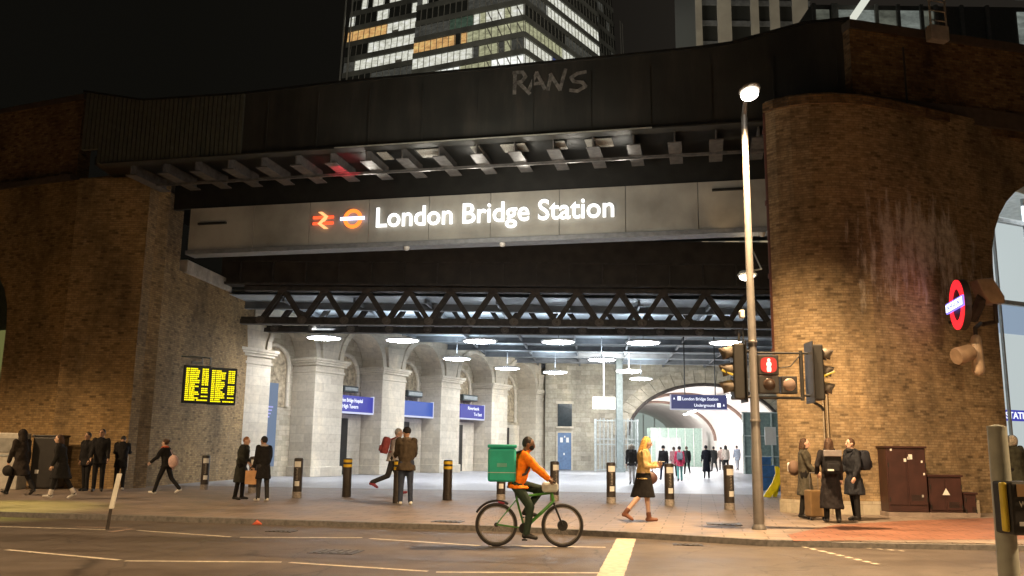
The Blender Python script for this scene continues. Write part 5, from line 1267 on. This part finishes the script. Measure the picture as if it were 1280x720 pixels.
    body = linkme('body', m3, [cloth(*top), botm, pm(shoes[0][0], shoes[0][1], .5), skm, pm('eye dark', (.02, .015, .01), .3), pm('lip', (.4, .16, .13), .5)], t)
    m3.polygons.foreach_set('material_index', mi); m3.update(); m3.shade_smooth(); bpy.data.meshes.remove(me)
    # coat
    if coat:
        mb = MB(); k = 1.0*bulk; rr = []
        for w_, d_, z, y in ((.16, .125, .0, 0), (.172*k, .135*k, .1, 0), (.165*k, .13*k, .2, .004), (.18*k, .14*k, .3, .006), (.192*k, .142*k, .4, .0), (.175, .12, .465, -.01), (.1, .085, .515, -.01), (.075, .075, .55, -.012)): rr.append(ringU(w_, d_, z, y, 22))
        hz = hem if hem is not None else .8; low = []; z = P.z-.0
        steps = max(2, int((P.z-hz)/.1)); kmid = (KN[0]+KN[1])/2; ys = [KN[0].y, KN[1].y]
        for j in range(steps, 0, -1):
            f_ = j/steps; zz = P.z-(P.z-hz)*f_; lf = min(1.4, (P.z-zz)/.43); cy = P.y+(kmid.y-P.y)*lf; sp_ = abs(ys[0]-ys[1])*.5*lf*.9
            w_ = .165*k+.03*f_+(.035 if hz < .6 else .0)*f_; d_ = .13*k+.02*f_+sp_
            low.append([Vector((P.x+w_*math.cos(2*math.pi*m/22)*(1+.03*math.sin(7*2*math.pi*m/22)*f_), cy+d_*math.sin(2*math.pi*m/22), zz)) for m in range(22)])
        mb.loft(low+rr)
        if sleeves:
            for i in (0, 1): mb.cap(SH[i], EL[i], .07*k, .058*k, 12); mb.cap(EL[i], WR[i].lerp(EL[i], .06), .057*k, .046, 12)
        me, co = solid(mb, v_*1.0, 2, .021, seed)
        linkme('coat' if hz < .75 else 'jacket', me, [cloth(*coat)], t)
    if skirt:
        mb = MB(); hz = skirt[1]; rings = []; kmid = (KN[0]+KN[1])/2
        for j in range(6):
            f_ = j/5; zz = hz+(P.z+.05-hz)*f_; lf = (P.z-zz)/.43; w_ = .185-.025*(1-f_); d_ = .15+abs(KN[0].y-KN[1].y)*.62*max(0, lf)
            rings.append([Vector((w_*math.cos(2*math.pi*m/20), P.y+(kmid.y-P.y)*max(0, lf)+d_*math.sin(2*math.pi*m/20), zz)) for m in range(20)])
        mb.loft(rings); me, co = solid(mb, v_, 2, .004, seed); linkme('skirt', me, [cloth(*skirt[0])], t)
    # hair or hat
    mb = MB(); hm = pm('hair '+hairc, HAIRC.get(hairc, (.03, .03, .03)), .7, 0, .4, 40, .6); nm = 'hair'
    if hair in ('short', 'long', 'bun', 'bob'):
        mb.ell(HF(0, -.024, .026), (.087, .097, .108), RH, 16, 10)
        if hair in ('long', 'bob'):
            dn = -.2 if hair == 'long' else -.1
            mb.cap(HF(0, -.055, .0), HF(0, -.085, dn), .075, .06); 
            for sx in (-1, 1): mb.cap(HF(sx*.07, -.02, .03), HF(sx*.078, -.02, dn*.8), .026, .028); mb.cap(HF(sx*.05, -.03, -.02), HF(sx*.065, -.04, dn), .05, .04)
        if hair == 'bun': mb.ell(HF(0, -.12, .06), (.05, .05, .05), RH, 10, 8)
    elif hair == 'crop': mb.ell(HF(0, -.022, .022), (.082, .093, .104), RH, 16, 10)
    elif hair == 'beanie': mb.ell(HF(0, -.016, .04), (.092, .108, .1), RH, 16, 10); hm = cloth('beanie wool', (.02, .018, .018)); nm = 'beanie'
    elif hair == 'hood': mb.ell(HF(0, -.04, .005), (.12, .105, .145), RH, 16, 10); mb.cap(HF(0, -.06, -.05), HF(0, -.06, -.14), .1, .12); hm = cloth(*coat) if coat else hm; nm = 'hood'
    elif hair == 'furhood':
        mb.torus(HF(0, .02, -.03), .115, .045, RH @ Matrix.Rotation(R(75), 3, 'X')); mb.ell(HF(0, -.045, .0), (.11, .1, .13), RH); hm = pm('pale fur trim', (.4, .36, .3), .9, 0, .4, 40, .8); nm = 'fur_hood'
    if mb.v:
        me, co = solid(mb, .014, 2, .005, seed); linkme(nm, me, [hm], t)
    for kind_, m_ in extras:
        mb = MB()
        if kind_ == 'scarf':
            mb.torus(U(0, .015, .53), .078, .04, RU, 24, 10); mb.cap(U(.03, .1, .5), U(.04, .14, .3), .035, .03)
            me, co = solid(mb, .013, 2, .01, seed); linkme('scarf', me, [m_], t)
        if kind_ == 'collar':
            mb.torus(U(0, .0, .525), .085, .035, RU, 24, 10); me, co = solid(mb, .013, 2, .004, seed); linkme('collar', me, [m_], t)
        if kind_ == 'buttons':
            for k in range(4): mb.ell(P+Vector((-.1, -.19, -.02-.09*k)), (.018, .01, .018))
            mb.build('button', m_, t, local=True)
        if kind_ == 'cuffs':
            for i in (0, 1): mb.cap(AN[i].lerp(KN[i], .05), AN[i].lerp(KN[i], .3), .062, .064)
            mb.build('white_sock', m_, t, local=True, smooth=60)
        if kind_ == 'stripe':
            mb.cap(P+Vector((.2, -.02, .1)), P+Vector((.2, -.03, -.32)), .012, .012); mb.build('white_strap', m_, t, local=True)
        if kind_ == 'mask':
            mb.ell(HF(0, .05, -.035), (.062, .055, .055), RH); mb.build('face_cover', m_, t, local=True, smooth=60)
    M4 = ROOTM[t.name]
    return dict(t=t, W=lambda p: M4 @ Vector(p), WR=WR, EL=EL, U=U, SH=SH, P=P, rot=R(face), sc=sc, M=M4, HF=HF, RU=RU)
def bag(name, label, cat, ps_, build, group=None):
    """build(list of MB parts) in the wearer's own frame, then made a thing of its own"""
    o_ = ps_['M'] @ Vector((0, 0, 0)); t = thing(name, label, cat, tuple(ps_['M'] @ ps_['P']), ps_['rot'], group, ps_['sc'])
    ROOTM[t.name] = ps_['M']; off = ps_['P']
    for nm, mb, mat, bv in build:
        mb.v = [p-off for p in mb.v]; o = mb.build(nm, mat, t, local=True, smooth=45, bevel=bv)
    return t
def pack(ps_, w_, h_, d_, z, mat, y=-.16, extra=None, bv=.05):
    U, RU = ps_['U'], ps_['RU']; a = MB()
    rings = []
    for f, k in ((0, .82), (.08, .97), (.5, 1.03), (.85, .95), (.96, .8), (1, .55)):
        rings.append([U(w_/2*k*math.copysign(abs(math.cos(q))**.5, math.cos(q)), y-d_/2+d_/2*k*math.copysign(abs(math.sin(q))**.6, math.sin(q)), z+h_*f) for q in [2*math.pi*j/20 for j in range(20)]])
    a.loft(rings); b = MB()
    for sx in (-1, 1): b.tube([U(sx*w_*.32, y, z+h_*.9), U(sx*.1, -.02, .56), U(sx*.11, .13, .42), U(sx*.13, .12, .25), U(sx*w_*.4, y, z+.05)], .018, 6)
    p = MB(); p.box((0, 0, 0), (w_*.7, .06, h_*.35)); p.v = [U(v.x, y-d_-.005+v.y, z+h_*.28+v.z) for v in p.v]
    return [('bag', a, mat, 0), ('strap', b, mat, 0), ('front_pocket', p, mat, .015)]

BLK = ('black cloth', (.014, .013, .013)); CH = ('charcoal cloth', (.035, .034, .034)); DKG = ('dark olive cloth', (.05, .05, .035)); JEAN = ('dark denim', (.035, .045, .075)); NAVY = ('navy cloth', (.02, .025, .045))
SB = (('black shoe', (.015, .014, .013)), 0); SW = (('white trainer', (.6, .58, .54)), 0); BOOTB = (('black boot', (.016, .014, .013)), .35)
stand = ((3, 4), (-3, 3)); walkL = ((17, 5), (-14, 20)); walkR = ((-14, 20), (17, 5))
# --- far left group
p = person(22, 619, 534, 60, 'person in a dark hooded coat leaving the picture at far left with a bag', BLK, BLK, SB, ('very dark brown coat', (.025, .019, .015)), .5, 'hood', legs=((26, 6), (-26, 16)), lean=8, group='people by the left wall')
bag('shoulder_bag', 'black shoulder bag hanging at the side of the hooded person at far left', 'bag', p, [('body', (lambda m: (m.ell((-.3, .05, .62), (.09, .19, .14)), m)[1])(MB()), cloth('bag black', (.02, .018, .016)), 0)])
p = person(74, 624, 543, 110, 'person in a wide black coat with white socks and white trainers at the left', BLK, BLK, SW, BLK, .55, 'bob', 'brown', legs=((20, 10), (-16, 14)), lean=14, bulk=1.12, extras=(('cuffs', pm('white sock cloth', (.6, .55, .5), .8)),), group='people by the left wall')
p = person(105, 614, 541, 160, 'dim person in black standing behind the bearded man at left', BLK, BLK, SB, BLK, .75, 'short', 'black', 'mid', bulk=1.1, group='people by the left wall')
p = person(121, 615, 537, 200, 'man in a black jacket facing the street with his head turned, left group', BLK, BLK, SB, BLK, .78, 'short', 'black', 'mid', arms=((8, 20), (10, 25)), head=(5, -20), bulk=1.05, group='people by the left wall')
p = person(148, 613, 543, 20, 'person bending their head down in a black jacket with a white side strap, left group', BLK, BLK, SW, BLK, .7, 'crop', 'black', 'mid', lean=16, head=(-30, 0), arms=((30, 60), (30, 60)), bulk=1.1, extras=(('stripe', pm('white strap', (.6, .58, .55), .6)),), group='people by the left wall')
OR = cloth('orange red scarf', (.55, .10, .035))
p = person(205, 618, 547, 80, 'person walking left in black with an orange red scarf', BLK, BLK, SW, BLK, .82, 'bun', 'brown', legs=((22, 6), (-20, 24)), arms=((30, 22), (-18, 8)), lean=8, extras=(('scarf', OR),))
m = MB(); m.ell((.0, -.22, 1.0), (.12, .17, .2)); m.tube([(0, -.1, 1.35), (0, -.2, 1.15)], .012, 6)
bag('tote_bag', 'pale pink tote bag on the back of the walker with the orange scarf', 'bag', p, [('body', m, cloth('pale pink cloth', (.6, .42, .38)), 0)])
# --- couple
p = person(299, 625, 546, -95, 'older person in a long dark coat with pale buttons talking beside a bollard', DKG, BLK, SB, ('dark green coat', (.035, .037, .03)), .48, 'crop', 'ginger', 'pale', hands=((.02, .24, 1.0), (.1, .2, 1.02)), lean=7, head=(-8, 0), bulk=1.12, extras=(('buttons', M_white), ('collar', cloth('dark green coat', (.035, .037, .03)))))
p = person(327, 627, 546, 40, 'person in a black coat, pale scarf and white trainers talking by the blue advert', BLK, CH, SW, BLK, .6, 'short', 'black', 'mid', lean=5, head=(-4, 20), bulk=1.1, extras=(('scarf', cloth('pale grey scarf', (.42, .36, .33))),), arms=((5, 12), (12, 20)))
hw = p['W'](p['WR'][0]); m = MB(); t = thing('paper_bag', 'tan paper carrier bag held between the two people talking', 'bag', (hw.x-.05, hw.y, hw.z-.45))
m.box((hw.x-.05, hw.y, hw.z-.27), (.3, .16, .36)); m.build('bag', pm('tan paper', (.5, .28, .13), .7), t, bevel=.008)
m = MB(); m.tube([(hw.x-.13, hw.y, hw.z-.1), (hw.x-.05, hw.y, hw.z-.02), (hw.x+.03, hw.y, hw.z-.1)], .008, 6); m.build('handle', MATS['tan paper'], t)
# --- man with back to us and the hurried walker
p = person(506, 632, 535, 15, 'man in a brown jacket and black beanie standing with his back to the street', ('brown olive cloth', (.06, .045, .03)), JEAN, SW, ('brown olive cloth', (.06, .045, .03)), .78, 'beanie', 'black', 'mid', bulk=1.16, head=(0, 30), arms=((14, 60), (14, 60)), extras=(('collar', cloth('grey hood lining', (.16, .13, .1))),), legs=((2, 4), (-5, 5)))
p = person(489, 619, 533, -75, 'person hurrying right in white top and dark red boots behind the man', ('off white cloth', (.55, .52, .5)), CH, (('dark red boot', (.28, .03, .045)), .75), ('off white cloth', (.55, .52, .5)), .85, 'crop', 'grey', 'pale', legs=((20, 6), (-16, 52)), arms=((20, 50), (-20, 30)), lean=12)
bag('backpack', 'maroon and grey backpack on the hurrying person in the white top', 'bag', p, pack(p, .34, .42, .2, .08, cloth('maroon pack cloth', (.3, .07, .07))))
# --- blonde woman with phone
TAN = ('golden tan leather', (.50, .36, .16)); 
p = person(805, 653, 546, -98, 'blonde woman in a tan jacket and black skirt looking at her phone by the bollards', TAN, BLK, (('brown ankle boot', (.16, .06, .03)), .2), TAN, .86, 'long', 'blonde', 'pale', legs=((9, 4), (-14, 26)), hands=((.0, .27, 1.17), (.07, .25, 1.12)), lean=3, head=(-14, 0), vox=.013, skirt=(BLK, .5), barelegs=True, arms=((20, 70), (20, 70)))
hw = p['W'](Vector((.02, .36, 1.22))); t = thing('mobile_phone', 'pale mobile phone in the hands of the blonde woman', 'phone', tuple(hw))
m = MB(); m.box(hw, (.15, .075, .012), R(-150)); m.build('phone_case', pm('phone pale', (.55, .52, .5), .3), t, bevel=.003)
m = MB(); m.ell((-.25, .1, .88), (.085, .2, .15)); s_ = MB(); s_.tube([(-.25, -.04, .95), (-.12, -.09, 1.42), (.02, .0, 1.5), (-.14, .14, 1.3), (-.25, .2, .95)], .013, 6)
bag('handbag', 'dark brown slouchy handbag at the hip of the blonde woman', 'bag', p, [('body', m, pm('brown bag leather', (.10, .05, .045), .5), 0), ('strap', s_, MATS['brown bag leather'], 0)])
# --- three women at the abutment
OLV = ('grey olive wool', (.075, .068, .05))
p = person(1008, 648, 549, -112, 'woman in a long grey green coat smiling at her friends, left of the three', BLK, BLK, BOOTB, OLV, .5, 'bob', 'brown', 'pale', hands=((.0, .26, 1.02), (.1, .26, .98)), vox=.013, head=(0, 0), lean=2)
m = MB(); m.ell((-.02, -.22, 1.08), (.13, .13, .17)); m2_ = MB(); m2_.box((-.06, -.33, 1.1), (.16, .05, .2))
bag('shoulder_bag', 'brown shoulder bag with a white patch on the left woman of the three', 'bag', p, [('body', m, pm('brown canvas', (.16, .1, .07), .7), 0), ('white_patch', m2_, M_white, .02)])
p = person(1041, 654, 549, -8, 'woman in a very long black coat with her back to us, middle of the three', BLK, BLK, BOOTB, ('black long coat', (.02, .017, .018)), .3, 'long', 'brown', 'pale', vox=.013, hands=((-.24, .12, 1.02), None), lean=1, head=(0, -25), bulk=1.05)
bk = pack(p, .36, .44, .16, .06, cloth('backpack black', (.018, .018, .02))); m = MB(); m.box((0, 0, 0), (.36, .05, .13)); m.v = [p['U'](v.x, -.335+v.y, .47+v.z) for v in m.v]; m2_ = MB(); m2_.box((0, 0, 0), (.12, .02, .035)); m2_.v = [p['U'](v.x-.06, -.365+v.y, .13+v.z) for v in m2_.v]
bag('backpack', 'black backpack with a grey top flap and white label on the middle woman', 'bag', p, bk+[('grey_flap', m, pm('grey flap', (.22, .2, .2), .5), .01), ('label_tag', m2_, M_white, 0)])
p = person(1070, 651, 549, 108, 'woman in a black knee length puffer coat facing left, right of the three', BLK, BLK, BOOTB, ('black puffer', (.022, .024, .03)), .55, 'short', 'brown', 'pale', vox=.013, hands=(None, (.1, .25, 1.0)), bulk=1.12, arms=((5, 20), (0, 10)), lean=3, extras=(('scarf', cloth('black puffer', (.022, .024, .03))),))
bag('backpack', 'rounded dark backpack on the right woman of the three', 'bag', p, pack(p, .33, .42, .24, .1, cloth('backpack dark navy', (.02, .022, .03))))
q = G(1021, 650); st = thing('suitcase', 'tan brown suitcase with a raised handle between the women', 'suitcase', tuple(q))
m = MB(); m.box((q.x+.02, q.y+.05, .36), (.44, .26, .58), R(15)); m.build('shell', pm('tan suitcase', (.2, .125, .055), .5), st, bevel=.03)
m = MB(); 
for dx in (-.1, .08): m.tube([(q.x+dx, q.y+.05, .65), (q.x+dx, q.y+.05, 1.02)], .009, 6)
m.tube([(q.x-.1, q.y+.05, 1.02), (q.x+.08, q.y+.05, 1.02)], .014, 6); m.build('handle', M_post, st)
m = MB(); m.box((q.x-.04, q.y-.09, .4), (.025, .01, .4), R(15)); m.build('zip_strip', pm('pale zip', (.6, .5, .35), .5), st)
for dx, dy in ((-.16, -.1), (.18, -.02), (-.14, .12), (.2, .16)):
    m = MB(); m.tube([(q.x+dx-.015, q.y+dy, .035), (q.x+dx+.015, q.y+dy, .035)], .035, 12); m.build('wheel', M_black, st)
# --- right edge
p = person(1275, 640, 545, 10, 'person in a dark green coat at the right edge behind the push button post', DKG, BLK, SB, DKG, .6, 'furhood', 'brown', bulk=1.15)
# --- crowd in the concourse
p = person(790, 606, 555, 0, 'person with grey fur hood and white trousers, left of the blonde woman', CH, ('white trouser', (.6, .6, .6)), SB, CH, .8, 'furhood', legs=walkR, bulk=1.1, vox=.022)
crowd = [(830, 601, 557, 5, 'person in a dark coat walking away left of the red coat', BLK, JEAN, BLK, .7, 'beanie', walkL), (843, 596, 559, 0, 'person in a dusty pink coat half hidden by the red coat', ('dusty pink cloth', (.5, .25, .25)), CH, ('dusty pink cloth', (.5, .25, .25)), .7, 'short', stand),
         (850, 602, 558, -5, 'person in a red coat and teal trousers walking away', ('red coat cloth', (.5, .05, .10)), ('teal trouser', (.12, .3, .28)), ('red coat cloth', (.5, .05, .10)), .75, 'beanie', walkR), (859, 594, 558, 0, 'person in a dark jacket mid stride right of the red coat', CH, BLK, CH, .75, 'short', walkL),
         (883.5, 598, 557, 0, 'person in a long black coat walking away in the middle of the tunnel', BLK, BLK, ('black long wool', (.02, .02, .028)), .35, 'short', stand), (893, 590, 558, 5, 'person in a dark jacket just right of the long black coat', CH, CH, CH, .6, 'short', walkL),
         (902, 588, 559, 0, 'person in a brown grey top deep in the tunnel', ('brown grey cloth', (.2, .15, .13)), CH, ('brown grey cloth', (.2, .15, .13)), .8, 'short', stand), (908, 591, 557, 0, 'person in a cream jacket and dark trousers walking away', ('cream cloth', (.62, .52, .45)), BLK, ('cream cloth', (.62, .52, .45)), .82, 'long', stand),
         (922, 588, 557, 0, 'person in a pale blue grey coat left of the lamp post', ('blue grey cloth', (.17, .2, .25)), ('grey trouser', (.25, .27, .3)), ('blue grey cloth', (.17, .2, .25)), .7, 'short', walkR), (938, 588, 558, 10, 'person in a purple blue jacket beside the lamp post', ('purple blue cloth', (.12, .12, .35)), JEAN, ('purple blue cloth', (.12, .12, .35)), .8, 'short', walkL),
         (954, 592, 560, 30, 'person in dark clothes right of the lamp post beyond the blue crates', CH, BLK, CH, .7, 'short', stand), (872, 583, 560, 0, 'small distant person in navy by the lit doorway', NAVY, NAVY, NAVY, .7, 'short', stand), (914, 584, 559, 180, 'small distant person in grey facing us deep in the tunnel', ('grey trouser', (.25, .27, .3)), BLK, ('grey trouser', (.25, .27, .3)), .7, 'short', stand)]
for px, py, ph, fc, lb_, tp_, bt_, ct_, hm_, hr_, lg in crowd:
    p = person(px, py, ph, fc, lb_, tp_, bt_, SB, ct_, hm_, hr_, random.choice(['brown', 'black', 'black']), random.choice(['pale', 'mid', 'pale']), legs=lg, vox=.024, group='people walking through the concourse')
    if 'red coat and teal' in lb_:
        bag('backpack', 'grey backpack on the person in the red coat', 'bag', p, pack(p, .3, .38, .16, .1, cloth('grey pack cloth', (.18, .19, .22))))
# --- cyclist
A_, B_ = G(620, 683, -.1), G(703, 684, -.1); mid = (A_+B_)/2; bz = -.1
byc = thing('bicycle', 'green and black delivery bicycle with thick tyres ridden along the road', 'bicycle', (mid.x, mid.y, bz)); WB = (B_-A_).length/2; RW = .345
M_tyre = pm('tyre rubber', (.02, .018, .017), .8); M_metal = pm('bike metal', (.35, .33, .3), .35, .8); M_fr = pm('green bike frame', (.06, .22, .04), .35); M_bb = pm('bike black', (.02, .02, .02), .4)
RX = Matrix.Rotation(math.pi/2, 3, 'X')
for sx in (-1, 1):
    wh = MB(); wh.torus((sx*WB, 0, RW), RW-.055, .014, RX, 40, 6); 
    w1 = wh.build('wheel', M_metal, byc, local=True, smooth=60)
    m = MB(); m.torus((sx*WB, 0, RW), RW-.027, .027, RX, 44, 8); m.build('tyre', M_tyre, w1, local=True, smooth=60)
    m = MB(); hb = .085 if sx > 0 else .035; m.tube([(sx*WB, -.06, RW), (sx*WB, .06, RW)], hb, 18); m.tube([(sx*WB, -.08, RW), (sx*WB, .08, RW)], .012, 8); m.build('hub', M_bb, w1, local=True, smooth=40)
    m = MB()
    for k in range(28):
        a = 2*math.pi*k/28; b = a+(.35 if k % 2 else -.35); s2 = .03 if k % 4 < 2 else -.03
        m.tube([(sx*WB+hb*math.cos(b), s2, RW+hb*math.sin(b)), (sx*WB+(RW-.06)*math.cos(a), 0, RW+(RW-.06)*math.sin(a))], .0014, 4)
    m.build('spokes', M_metal, w1, local=True)
BBk = (-.08, 0, .29); ST = (-.22, 0, .78); HD = (.36, 0, .86); HB = (.39, 0, .72)
m = MB(); m.tube([BBk, ST], .018); m.tube([ST, HD], .02); m.tube([BBk, HB], .028); m.tube([HB, HD], .026)
for sy in (-.055, .055): m.tube([BBk, (-WB, sy, RW)], .011); m.tube([(ST[0], sy*.3, .74), (-WB, sy, RW)], .009)
m.build('frame', M_fr, byc, local=True, smooth=50)
m = MB()
for sy in (-.06, .06): m.tube([(HB[0]+.01, sy, .68), (WB, sy, RW)], .015)
m.tube([(HB[0]+.01, -.065, .69), (HB[0]+.01, .065, .69)], .02); m.tube([HD, (.34, 0, 1.0)], .018); m.build('fork', M_bb, byc, local=True, smooth=50)
m = MB(); m.tube([(.40, -.3, 1.03), (.37, -.2, 1.04), (.35, 0, 1.0), (.37, .2, 1.04), (.40, .3, 1.03)], .014); m.build('handlebar', M_bb, byc, local=True, smooth=50)
m = MB(); m.box((.33, 0, .95), (.26, .22, .16)); m.build('handlebar_bag', pm('pale grey bag', (.45, .47, .44), .6), byc, local=True, bevel=.04)
m = MB(); m.tube([(ST[0], 0, .76), (-.25, 0, .92)], .014); m.loft([[(-.37+.0*j, .07*math.cos(q), .945+.02*math.sin(q)) for q in [2*math.pi*k/10 for k in range(10)]] for j in (0,)]+[[(-.25, .05*math.cos(q), .95+.018*math.sin(q)) for q in [2*math.pi*k/10 for k in range(10)]], [(-.1, .018*math.cos(q), .945+.014*math.sin(q)) for q in [2*math.pi*k/10 for k in range(10)]]]); m.build('saddle', M_bb, byc, local=True, smooth=60)
m = MB(); m.tube([(BBk[0], -.03, BBk[2]), (BBk[0], .03, BBk[2])], .09, 20); m.build('chainring', M_bb, byc, local=True, smooth=40)
for sy, fx, fz in ((-.1, .0, -.165), (.1, .0, .165)):
    m = MB(); m.tube([(BBk[0], sy*.6, BBk[2]), (BBk[0]+fx, sy, BBk[2]+fz)], .011); c_ = m.build('crank', M_metal, byc, local=True)
    m = MB(); m.box((BBk[0]+fx, sy*1.5, BBk[2]+fz), (.09, .09, .022)); m.build('pedal', M_bb, c_, local=True)
m = MB(); m.torus((-WB, 0, RW), RW+.03, .02, RX, 20, 6, 0, R(60), R(150)); m.build('mudguard', M_bb, byc, local=True, smooth=60)
m = MB(); m.tube([(-WB+.02, 0, RW+.37), (-WB+.13, 0, RW+.34)], .022); m.build('rear_light', em('rear lamp dull red', (.5, .01, .03), .35), byc, local=True)
rdr = person(0, 0, 0, -90, 'delivery rider in an orange jacket pedalling right past the bollards', ('orange jacket cloth', (.80, .20, .012)), ('dark green trouser', (.025, .04, .028)), SB, ('orange jacket cloth', (.80, .20, .012)), .93, 'short', 'black', 'dark', pelvis=(0, -.23, .99), lean=17,
             hands=((-.25, .33, 1.06), (.25, .33, 1.06)), feet=((-.13, -.05, .56), (.13, -.05, .22)), head=(-8, -10), bulk=1.12, extras=(('mask', cloth('black face cloth', (.02, .02, .02))),), vox=.013, elbow_pole=None, H=1.72) if False else None
def rider():
    global G
    G0 = G
    try:
        G = lambda a, b, z=0: Vector((mid.x, mid.y, bz))
        return person(0, 0, 0, -90, 'delivery rider in an orange jacket pedalling right past the bollards', ('orange jacket cloth', (.80, .20, .012)), ('dark green trouser', (.025, .04, .028)), SB, ('orange jacket cloth', (.80, .20, .012)), .93, 'short', 'black', 'dark', pelvis=(0, -.23, 1.0), lean=17,
             hands=((-.25, .33, 1.06), (.25, .33, 1.06)), feet=((-.13, -.05, .56), (.13, -.05, .22)), head=(-8, -10), bulk=1.12, extras=(('mask', cloth('black face cloth', (.02, .02, .02))),), vox=.013, H=1.72)
    finally: G = G0
rd = rider()
U = rd['U']; M_teal = pm('teal insulated fabric', (.015, .34, .26), .55, 0, .12, 6)
a = MB(); a.box((0, 0, 0), (.46, .46, .54)); a.v = [Vector((v.x, -.46+v.y, 1.30+v.z)) for v in a.v]
b = MB(); b.box((0, 0, 0), (.48, .48, .06)); b.v = [Vector((v.x, -.46+v.y, 1.60+v.z)) for v in b.v]
s_ = MB()
for sx in (-1, 1): s_.tube([Vector((sx*.13, -.24, 1.5)), U(sx*.12, -.02, .56), U(sx*.13, .15, .38), U(sx*.15, .1, .2), Vector((sx*.15, -.24, 1.1))], .022, 6)
e_ = MB(); e_.box((0, 0, 0), (.005, .16, .06)); e_.v = [Vector((.2335+v.x, -.46+v.y, 1.30+v.z)) for v in e_.v]
bag('delivery_box', 'large teal insulated delivery box on the back of the rider', 'delivery bag', rd, [('box', a, M_teal, .04), ('lid', b, M_teal, .02), ('strap', s_, M_black, 0), ('seam_tape', (lambda m: ([m.box((0, 0, 0), (.468, .468, .012)), setattr(m, 'v', [Vector((v.x, -.46+v.y, 1.18+v.z)) for v in m.v])], m)[1])(MB()), pm('pale seam tape', (.35, .5, .45), .5), 0), ('faded_mark', e_, pm('faded teal mark', (.12, .36, .3), .6), 0)])


# ------------------------------------------------------------------ render settings
scene.view_settings.view_transform = 'Standard'; scene.view_settings.look = 'None'; scene.view_settings.exposure = 0; scene.view_settings.gamma = 1
scene.cycles.use_denoising = True; scene.cycles.max_bounces = 5; scene.cycles.sample_clamp_indirect = 4
